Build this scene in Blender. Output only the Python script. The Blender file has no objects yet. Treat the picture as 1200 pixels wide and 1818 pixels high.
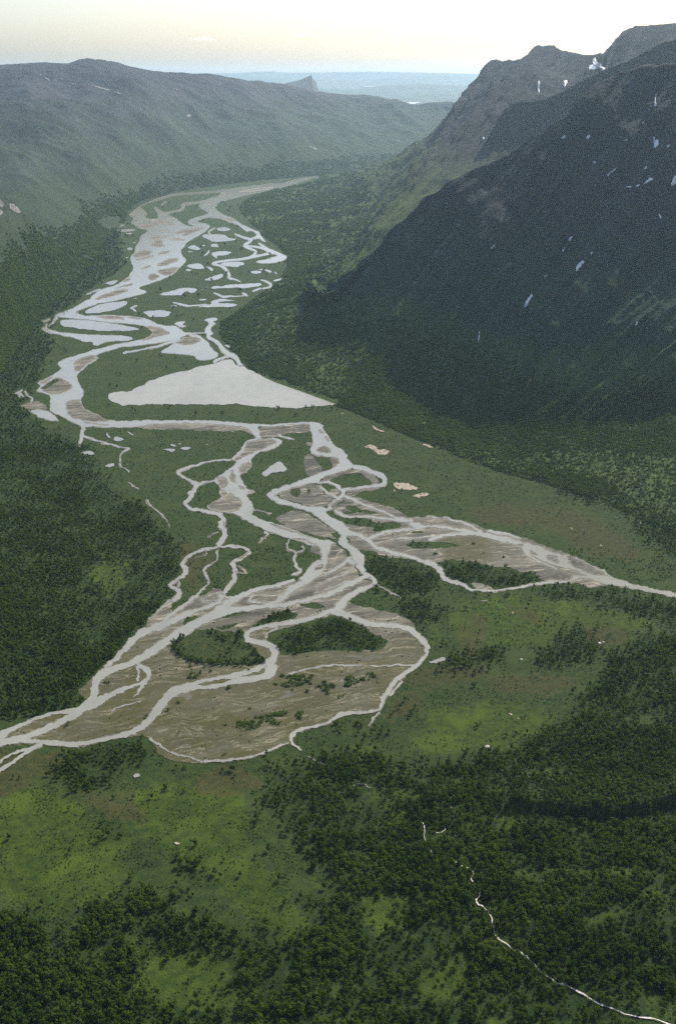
# Braided mountain river valley seen from a high viewpoint, back lit by a low northern sun.
import bpy, math, random
import numpy as np
from mathutils import Vector
from mathutils.bvhtree import BVHTree

random.seed(7)
RNG = np.random.default_rng(11)
SC = bpy.context.scene
COL = SC.collection

# ------------------------------------------------------------------ camera, sky, sun, exposure
CAM_Z = 700.0
F = 1818.0                              # focal length in units of the 1200 x 1818 photograph
HORIZON = 138.0
PITCH = math.atan((909.0 - HORIZON) / F)
CP, SP = math.cos(PITCH), math.sin(PITCH)
SUN_AZ, SUN_EL = math.radians(39.0), math.radians(41.0)   # azimuth clockwise from the view axis (+Y)

cam_d = bpy.data.cameras.new("camera")
cam_d.sensor_fit = 'VERTICAL'
cam_d.sensor_height = 36.0
cam_d.sensor_width = 24.0
cam_d.lens = 36.0
cam_d.clip_start = 1.0
cam_d.clip_end = 400000.0
cam = bpy.data.objects.new("camera", cam_d)
cam.location = (0, 0, CAM_Z)
cam.rotation_euler = (math.pi / 2 - PITCH, 0, 0)
COL.objects.link(cam)
SC.camera = cam

world = bpy.data.worlds.new("World")
SC.world = world
world.use_nodes = True
wn = world.node_tree
bg = wn.nodes['Background']
sky = wn.nodes.new('ShaderNodeTexSky')
sky.sky_type = 'NISHITA'
sky.sun_disc = False
sky.sun_elevation = SUN_EL
sky.sun_rotation = SUN_AZ
sky.altitude = 800
sky.air_density = 1.0
sky.dust_density = 4.5
sky.ozone_density = .5
wn.links.new(sky.outputs[0], bg.inputs[0])
bg.inputs[1].default_value = 0.145

sun_d = bpy.data.lights.new("sun", 'SUN')
sun_d.energy = 5.0
sun_d.angle = math.radians(0.53)
sun_d.color = (1.0, 0.93, 0.82)
sun = bpy.data.objects.new("sun", sun_d)
sdir = Vector((math.sin(SUN_AZ) * math.cos(SUN_EL), math.cos(SUN_AZ) * math.cos(SUN_EL), math.sin(SUN_EL)))
sun.rotation_euler = sdir.to_track_quat('Z', 'Y').to_euler()
sun.location = sdir * 3000
COL.objects.link(sun)

SC.view_settings.view_transform = 'Standard'
SC.view_settings.look = 'None'
SC.view_settings.gamma = 1.0
SC.view_settings.exposure = 0.47
SC.view_settings.use_curve_mapping = False
SC.render.engine = 'CYCLES'
SC.cycles.use_denoising = False
SC.cycles.use_adaptive_sampling = False
SC.cycles.max_bounces = 4
SC.cycles.diffuse_bounces = 2
SC.cycles.glossy_bounces = 2
SC.cycles.transmission_bounces = 2
SC.cycles.volume_bounces = 1

# ------------------------------------------------------------------ projection helpers
def ray(u, v):
    dx = (np.asarray(u, float) - 600.0) / F
    dy = (909.0 - np.asarray(v, float)) / F
    return dx, CP + dy * SP, -SP + dy * CP

def at_depth(u, v, y):
    a, b, c = ray(u, v)
    k = y / b
    return np.stack([a * k, b * k, CAM_Z + c * k], -1)

def at_height(u, v, z):
    a, b, c = ray(u, v)
    k = (z - CAM_Z) / c
    return np.stack([a * k, b * k, CAM_Z + c * k], -1)

def project(x, y, z):
    dz = z - CAM_Z
    d = y * CP - dz * SP
    d = np.where(np.abs(d) < 1e-3, 1e-3, d)
    return 600 + F * x / d, 909 - F * (y * SP + dz * CP) / d

# ------------------------------------------------------------------ noise
def _hash(ix, iy, seed):
    h = (ix.astype(np.int64) * 374761393 + iy.astype(np.int64) * 668265263 + seed * 1442695041) & 0xFFFFFFFF
    h = ((h ^ (h >> 13)) * 1274126177) & 0xFFFFFFFF
    h = h ^ (h >> 16)
    return (h & 0xFFFF) / 65535.0

def vnoise(x, y, seed=0):
    x = np.asarray(x, float); y = np.asarray(y, float)
    ix = np.floor(x); iy = np.floor(y)
    fx = x - ix; fy = y - iy
    fx = fx * fx * fx * (fx * (fx * 6 - 15) + 10); fy = fy * fy * fy * (fy * (fy * 6 - 15) + 10)
    a = _hash(ix, iy, seed); b = _hash(ix + 1, iy, seed); c = _hash(ix, iy + 1, seed); d = _hash(ix + 1, iy + 1, seed)
    return (a * (1 - fx) + b * fx) * (1 - fy) + (c * (1 - fx) + d * fx) * fy

def fbm(x, y, seed=0, octv=4, ridged=False):
    s = 0; amp = 1; tot = 0
    for k in range(octv):
        n = vnoise(x * 2 ** k + 17.3 * k, y * 2 ** k - 9.1 * k, seed + k)
        if ridged: n = 1 - np.abs(2 * n - 1)
        s = s + amp * n; tot += amp; amp *= 0.5
    return s / tot

def sstep(a, b, x):
    t = np.clip((x - a) / (b - a), 0, 1)
    return t * t * (3 - 2 * t)

# ------------------------------------------------------------------ scene helpers
def mesh_obj(name, verts, faces, mat, parent=None, kind=None, attrs=None, smooth=False):
    me = bpy.data.meshes.new(name)
    verts = np.asarray(verts, np.float32)
    me.vertices.add(len(verts))
    me.vertices.foreach_set("co", verts.ravel())
    if isinstance(faces, np.ndarray):
        n, k = faces.shape
        me.loops.add(n * k); me.polygons.add(n)
        me.loops.foreach_set("vertex_index", faces.astype(np.int32).ravel())
        me.polygons.foreach_set("loop_start", np.arange(0, n * k, k, dtype=np.int32))
    else:
        tot = sum(len(f) for f in faces)
        me.loops.add(tot); me.polygons.add(len(faces))
        me.loops.foreach_set("vertex_index", np.array([i for f in faces for i in f], np.int32))
        me.polygons.foreach_set("loop_start", np.cumsum([0] + [len(f) for f in faces[:-1]]).astype(np.int32))
    for key, (typ, data) in (attrs or {}).items():
        a = me.attributes.new(key, typ, 'POINT')
        a.data.foreach_set({'FLOAT': 'value', 'FLOAT_VECTOR': 'vector', 'FLOAT_COLOR': 'color', 'INT': 'value'}[typ],
                           np.asarray(data, np.int32 if typ == 'INT' else np.float32).ravel())
    me.update(calc_edges=True)
    me.validate()
    if smooth: me.polygons.foreach_set("use_smooth", np.ones(len(me.polygons), bool))
    if mat: me.materials.append(mat)
    o = bpy.data.objects.new(name, me)
    COL.objects.link(o)
    if parent: o.parent = parent
    if kind: o['kind'] = kind
    return o

def tag(o, label, cat=None, group=None):
    o['label'] = label
    if cat: o['category'] = cat
    if group: o['group'] = group
    return o

class NT:
    """tiny node builder"""
    def __init__(self, name):
        self.m = bpy.data.materials.new(name); self.m.use_nodes = True
        self.t = self.m.node_tree; self.b = self.t.nodes['Principled BSDF']; self.out = self.t.nodes['Material Output']
    def n(self, typ, **kw):
        nd = self.t.nodes.new(typ)
        for k, v in kw.items(): setattr(nd, k, v)
        return nd
    def l(self, a, b): self.t.links.new(a, b)
    def attr(self, name): return self.n('ShaderNodeAttribute', attribute_name=name)
    def pos(self): return self.n('ShaderNodeNewGeometry').outputs['Position']
    def noise(self, vec, scale, detail=4, rough=0.55):
        x = self.n('ShaderNodeTexNoise'); x.inputs['Scale'].default_value = scale
        x.inputs['Detail'].default_value = detail; x.inputs['Roughness'].default_value = rough
        self.l(vec, x.inputs['Vector']); return x.outputs['Fac']
    def ramp(self, fac, lo, hi):
        x = self.n('ShaderNodeMapRange'); x.interpolation_type = 'SMOOTHSTEP'
        self.l(fac, x.inputs[0]); x.inputs[1].default_value = lo; x.inputs[2].default_value = hi
        return x.outputs[0]
    def math(self, op, a, b=None):
        x = self.n('ShaderNodeMath', operation=op)
        for i, s in enumerate((a, b)):
            if s is None: continue
            if isinstance(s, (int, float)): x.inputs[i].default_value = s
            else: self.l(s, x.inputs[i])
        return x.outputs[0]
    def mix(self, fac, a, b):
        x = self.n('ShaderNodeMix', data_type='RGBA')
        for s, v in ((x.inputs[0], fac), (x.inputs[6], a), (x.inputs[7], b)):
            if isinstance(v, (int, float)): s.default_value = v
            elif isinstance(v, tuple): s.default_value = (*v, 1)
            else: self.l(v, s)
        return x.outputs[2]
    def scale(self, vec, s):
        x = self.n('ShaderNodeVectorMath', operation='MULTIPLY'); self.l(vec, x.inputs[0]); x.inputs[1].default_value = s
        return x.outputs[0]
    def bump(self, h, dist, strength=1.0):
        x = self.n('ShaderNodeBump'); x.inputs['Distance'].default_value = dist; x.inputs['Strength'].default_value = strength
        self.l(h, x.inputs['Height']); self.l(x.outputs[0], self.b.inputs['Normal'])
    def done(self, col, rough=0.9, spec=0.2):
        if isinstance(col, tuple): self.b.inputs['Base Color'].default_value = (*col, 1)
        else: self.l(col, self.b.inputs['Base Color'])
        if isinstance(rough, float): self.b.inputs['Roughness'].default_value = rough
        else: self.l(rough, self.b.inputs['Roughness'])
        self.b.inputs['Specular IOR Level'].default_value = spec
        return self.m

# ------------------------------------------------------------------ materials
def mat_ground():
    t = NT("valley_vegetation"); p = t.pos()
    sep = t.n('ShaderNodeSeparateColor'); t.l(t.attr('cover').outputs['Color'], sep.inputs[0])
    n1 = t.noise(p, 0.02, 6, .6); n2 = t.noise(p, 0.12, 5, .65); n3 = t.noise(p, 0.6, 3, .7)
    base = t.mix(t.ramp(n2, .35, .7), (.018, .034, .009), (.036, .056, .013))
    base = t.mix(t.ramp(n1, .45, .7), base, (.038, .054, .014))
    mead = t.mix(t.ramp(n2, .35, .65), (.022, .042, .007), (.045, .068, .010))
    mead = t.mix(t.ramp(n1, .5, .68), mead, (.054, .084, .011))
    heath = t.mix(t.ramp(n2, .35, .65), (.034, .036, .013), (.060, .049, .019))
    wood = t.mix(t.ramp(n2, .4, .7), (.013, .027, .007), (.034, .054, .012))
    jit = t.math('ADD', t.math('MULTIPLY', t.math('SUBTRACT', n2, .5), 1.3), t.math('MULTIPLY', t.math('SUBTRACT', n3, .5), .8))
    def edge(a):                       # ragged borders between plant covers
        return t.ramp(t.math('ADD', a, jit), .25, .8)
    c = t.mix(edge(sep.outputs[2]), base, wood)
    c = t.mix(edge(sep.outputs[0]), c, mead)
    c = t.mix(t.math('MULTIPLY', edge(sep.outputs[1]), .6), c, heath)
    c = t.mix(t.math('MULTIPLY', t.ramp(n3, .45, .8), .55), c, (.018, .030, .010))
    t.bump(n3, 1.6, .9)
    return t.done(c, .95, .1)

def mat_gravel():
    t = NT("river_gravel"); p = t.pos()
    at = t.attr('bed'); sep = t.n('ShaderNodeSeparateColor'); t.l(at.outputs['Color'], sep.inputs[0])
    ps = t.scale(p, (1.0, .45, 1.0))
    wob = t.n('ShaderNodeTexNoise'); wob.inputs['Scale'].default_value = .012; wob.inputs['Detail'].default_value = 3; t.l(p, wob.inputs['Vector'])
    sh = t.n('ShaderNodeVectorMath', operation='MULTIPLY_ADD'); t.l(wob.outputs['Color'], sh.inputs[0]); sh.inputs[1].default_value = (60, 60, 0); t.l(p, sh.inputs[2])
    flow = t.n('ShaderNodeVectorRotate'); flow.inputs['Angle'].default_value = -.25; t.l(sh.outputs[0], flow.inputs[0])
    pf = t.scale(flow.outputs[0], (.16, 1.0, 1.0))
    n1 = t.noise(pf, .035, 6, .6); n2 = t.noise(pf, .13, 7, .7); n3 = t.noise(p, .9, 3, .6); n4 = t.noise(pf, .06, 7, .68); n5 = t.noise(p, .02, 5, .6)
    c = t.mix(t.ramp(n1, .38, .62), (.046, .046, .037), (.105, .103, .082))
    c = t.mix(t.ramp(n2, .53, .66), c, (.29, .26, .20))
    c = t.mix(t.math('MULTIPLY', sep.outputs[1], t.ramp(n3, .3, .7)), c, (.30, .275, .215))
    gold = t.math('MULTIPLY', sep.outputs[0], t.ramp(t.math('ADD', t.math('MULTIPLY', n2, .35), t.math('ADD', t.math('MULTIPLY', n4, .35), t.math('MULTIPLY', n5, .5))), .495, .56))
    g = t.mix(t.ramp(n3, .3, .7), (.026, .035, .010), (.070, .060, .017))
    c = t.mix(gold, c, g)
    vein = t.math('ABSOLUTE', t.math('SUBTRACT', n4, .5))        # dry braids, thin pale threads
    c = t.mix(t.math('MULTIPLY', t.math('MULTIPLY', t.ramp(vein, .011, .003), t.ramp(n5, .4, .6)), .6), c, (.29, .265, .20))
    vein2 = t.math('ABSOLUTE', t.math('SUBTRACT', n1, .44))
    c = t.mix(t.math('MULTIPLY', t.math('MULTIPLY', t.ramp(vein2, .011, .003), t.ramp(n5, .62, .42)), .6), c, (.075, .066, .045))
    c = t.mix(t.math('MULTIPLY', t.ramp(n3, .55, .8), .4), c, (.05, .047, .036))
    t.bump(n3, .5, .6)
    return t.done(c, .9, .2)

def mat_water(name, col, shoal, rough=.22):
    t = NT(name); p = t.pos()
    n1 = t.noise(p, .03, 5, .55); n3 = t.noise(p, .5, 3, .6); n4 = t.noise(t.scale(p, (1, .5, 1)), .06, 5, .65)
    d = t.attr('depth').outputs['Fac']
    k = t.ramp(t.math('ADD', d, t.math('MULTIPLY', t.math('SUBTRACT', n4, .5), 7.0)), -.5, 1.5)
    c = t.mix(k, shoal, col)
    c = t.mix(t.math('MULTIPLY', t.ramp(n1, .45, .65), .4), c, tuple(x * .78 for x in col))
    n6 = t.noise(t.scale(p, (1, .35, 1)), .009, 4, .6)
    c = t.mix(t.math('MULTIPLY', t.ramp(n6, .4, .62), .3), c, tuple(x * .68 for x in col))
    t.bump(n3, .25, .35)
    t.b.inputs['IOR'].default_value = 1.33
    return t.done(c, rough, .5)

def mat_mountain(name, treeline, rock=(.10, .095, .09), grass=(.050, .062, .024), fall=True, wood2=((.040, .066, .019), (.070, .098, .027))):
    t = NT(name); p = t.pos(); st = t.attr('st').outputs['Vector']
    xyz = t.n('ShaderNodeSeparateXYZ'); t.l(p, xyz.inputs[0]); z = xyz.outputs[2]
    n1 = t.noise(p, .004, 6, .6); n2 = t.noise(p, .02, 6, .65); n3 = t.noise(p, .11, 4, .65)
    streak = t.noise(t.scale(st, (160, 5, 1)), 1.0, 4, .6); streak2 = t.noise(t.scale(st, (46, 3.2, 1)), 1.0, 5, .6)
    if not fall: streak = t.noise(p, .0035, 6, .65); streak2 = t.noise(t.scale(p, (1, .5, 3)), .0022, 6, .62)
    wood = t.mix(t.ramp(n3, .4, .7), *wood2)
    g = t.mix(t.ramp(streak, .4, .65), grass, tuple(v * 1.75 for v in grass))
    g = t.mix(t.ramp(n2, .5, .75), g, (.030, .043, .017))
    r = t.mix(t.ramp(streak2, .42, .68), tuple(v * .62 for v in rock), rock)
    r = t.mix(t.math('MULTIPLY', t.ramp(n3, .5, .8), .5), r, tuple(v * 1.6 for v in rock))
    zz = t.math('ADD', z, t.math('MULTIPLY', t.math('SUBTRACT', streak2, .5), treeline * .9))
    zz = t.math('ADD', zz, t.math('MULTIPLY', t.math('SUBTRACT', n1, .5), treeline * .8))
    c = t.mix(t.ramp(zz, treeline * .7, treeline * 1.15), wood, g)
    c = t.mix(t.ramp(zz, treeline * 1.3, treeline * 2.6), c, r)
    c = t.mix(t.math('MULTIPLY', t.ramp(streak, .66, .74), t.ramp(zz, treeline * .8, treeline * 1.4)), c, tuple(v * 1.7 for v in rock))
    t.bump(n3, 9, .8)
    return t.done(c, .95, .1)

def mat_plain(name, a, b, scale, rough=.9, bump=0):
    t = NT(name); p = t.pos(); n = t.noise(p, scale, 5, .6)
    if bump: t.bump(n, bump, .8)
    return t.done(t.mix(t.ramp(n, .35, .65), a, b), rough, .2)

def mat_leaf(name, a, b, trans):
    t = NT(name)
    rnd = t.n('ShaderNodeObjectInfo').outputs['Random']
    n = t.noise(t.pos(), .018, 4, .6)
    k = t.math('ADD', t.math('MULTIPLY', rnd, .55), t.math('MULTIPLY', t.ramp(n, .38, .62), .55))
    c = t.mix(k, a, b)
    dif = t.n('ShaderNodeBsdfDiffuse'); t.l(c, dif.inputs[0])
    tr = t.n('ShaderNodeBsdfTranslucent'); t.l(c, tr.inputs[0])
    mx = t.n('ShaderNodeMixShader'); mx.inputs[0].default_value = trans
    t.l(dif.outputs[0], mx.inputs[1]); t.l(tr.outputs[0], mx.inputs[2]); t.l(mx.outputs[0], t.out.inputs[0])
    return t.m

M_GROUND = mat_ground()
M_GRAVEL = mat_gravel()
M_RIVER = mat_water("silty_river_water", (.215, .22, .185), (.11, .105, .08), .14)
M_LAKE = mat_water("silty_lake_water", (.24, .236, .185), (.18, .165, .12), .2)
M_POND = mat_water("pond_water", (.205, .205, .18), (.15, .14, .11), .16)
M_FARWATER = mat_plain("distant_lake_water", (.5, .5, .48), (.55, .55, .52), .001, .15)
M_CREEK = mat_plain("rapids_water", (.30, .28, .24), (.62, .60, .55), .3, .4, .4)
M_SAND = mat_plain("pale_sand", (.20, .172, .128), (.31, .27, .21), .15, .9, .3)
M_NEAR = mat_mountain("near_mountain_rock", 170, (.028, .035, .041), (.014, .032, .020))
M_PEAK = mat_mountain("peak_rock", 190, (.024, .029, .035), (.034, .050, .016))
M_MASSIF = mat_mountain("massif_heath", 250, (.044, .046, .051), (.022, .032, .022), False, ((.022, .036, .017), (.036, .052, .022)))
M_HILL = mat_plain("distant_hill_forest", (.02, .03, .015), (.04, .048, .022), .0008)
M_CLIFF = mat_plain("cliff_rock", (.035, .037, .036), (.055, .055, .05), .003)
M_SNOW = mat_plain("old_snow", (.46, .48, .50), (.68, .70, .72), .05, .7, .6)
M_ROCK = mat_plain("pale_boulder_rock", (.30, .28, .25), (.55, .52, .47), .9, .9, .1)
M_OUTCROP = mat_plain('outcrop_rock', (.09, .092, .088), (.17, .17, .16), .08, .9, 1.5)
M_CROWN = mat_leaf("birch_leaves", (.020, .044, .008), (.068, .104, .016), .45)
M_BUSH = mat_leaf("willow_leaves", (.046, .084, .018), (.092, .134, .028), .45)
M_BARK = mat_plain("birch_bark", (.10, .085, .07), (.42, .40, .36), 2.5)

# ------------------------------------------------------------------ tracing of the valley floor
TILES = dict(A=(160, 300, 5), B=(330, 300, 5), C=(20, 500, 5), D=(220, 500, 5), E=(420, 560, 5), F=(20, 680, 5), G=(240, 720, 5),
             H=(460, 720, 5), I=(560, 820, 5), J=(760, 860, 5), K=(960, 860, 5), L=(280, 920, 5), M=(480, 900, 5), N=(100, 1060, 5),
             O=(0, 1180, 5), P=(220, 1140, 5), Q=(400, 1060, 5), R=(560, 1040, 5), S=(440, 1180, 1200 / 280), X=(0, 0, 1))

def parse(s):
    out = []; ox = oy = 0; k = 1
    for w in s.split():
        if w in TILES: ox, oy, k = TILES[w]
        else:
            q = [float(a) for a in w.split(',')]
            out.append([ox + q[0] / k, oy + q[1] / k] + q[2:])
    return np.array(out)

def chaikin(p, closed, it):
    for _ in range(it):
        q = np.roll(p, -1, 0) if closed else p[1:]
        a = p if closed else p[:-1]
        n = np.empty((2 * len(a), p.shape[1])); n[0::2] = .75 * a + .25 * q; n[1::2] = .25 * a + .75 * q
        p = n if closed else np.vstack([p[:1], n, p[-1:]])
    return p

GU0, GV0, GSTEP = -150.0, 306.0, 1.4
GNU, GNV = int(1500 / GSTEP), int(1120 / GSTEP)
gu = GU0 + GSTEP * np.arange(GNU); gv = GV0 + GSTEP * np.arange(GNV)
GU, GV = np.meshgrid(gu, gv)
PER = np.clip((GV - 250) / 500, .35, 1.3)              # edges fray less where they are far away
WU = GU + PER * (3.2 * (vnoise(GU / 11, GV / 7, 5) - .5) + 2.2 * (vnoise(GU / 4.5, GV / 3, 6) - .5))
WV = GV + PER * (2.2 * (vnoise(GU / 11, GV / 7, 8) - .5) + 1.4 * (vnoise(GU / 4.5, GV / 3, 9) - .5))
FAR = -5.0

def sdf_poly(p, X, Y):
    d = np.full(X.shape, 1e9); ins = np.zeros(X.shape, bool); q = np.roll(p, -1, 0)
    for (x0, y0), (x1, y1) in zip(p[:, :2], q[:, :2]):
        ex, ey = x1 - x0, y1 - y0; L = ex * ex + ey * ey
        if L < 1e-9: continue
        t = np.clip(((X - x0) * ex + (Y - y0) * ey) / L, 0, 1)
        d = np.minimum(d, (X - x0 - t * ex) ** 2 + (Y - y0 - t * ey) ** 2)
        if y0 != y1:
            c = (Y >= min(y0, y1)) & (Y < max(y0, y1)) & (X < x0 + (Y - y0) * ex / ey)
            ins ^= c
    d = np.sqrt(d)
    return np.where(ins, d, -d)

def sdf_stroke(p, X, Y):
    s = np.full(X.shape, -1e9)
    for a, b in zip(p[:-1], p[1:]):
        ex, ey = b[0] - a[0], b[1] - a[1]; L = ex * ex + ey * ey + 1e-9
        t = np.clip(((X - a[0]) * ex + (Y - a[1]) * ey) / L, 0, 1)
        dx, dy = X - a[0] - t * ex, Y - a[1] - t * ey
        s = np.maximum(s, (a[2] + t * (b[2] - a[2])) / 2 - np.sqrt(dx * dx + dy * dy))
    return s

def window(p, pad):
    i0 = max(0, int((p[:, 0].min() - pad - GU0) / GSTEP)); i1 = min(GNU, int((p[:, 0].max() + pad - GU0) / GSTEP) + 2)
    j0 = max(0, int((p[:, 1].min() - pad - GV0) / GSTEP)); j1 = min(GNV, int((p[:, 1].max() + pad - GV0) / GSTEP) + 2)
    return slice(j0, j1), slice(i0, i1)

def shape_field(mode, pts):
    if mode == 's':
        p = chaikin(pts, False, 2); pad = p[:, 2].max() / 2 + 6
    else:
        p = chaikin(pts, True, 1); pad = 6
    w = window(p, pad)
    f = (sdf_stroke if mode == 's' else sdf_poly)(p, WU[w], WV[w])
    return w, np.clip(f, FAR, 30)

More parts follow.
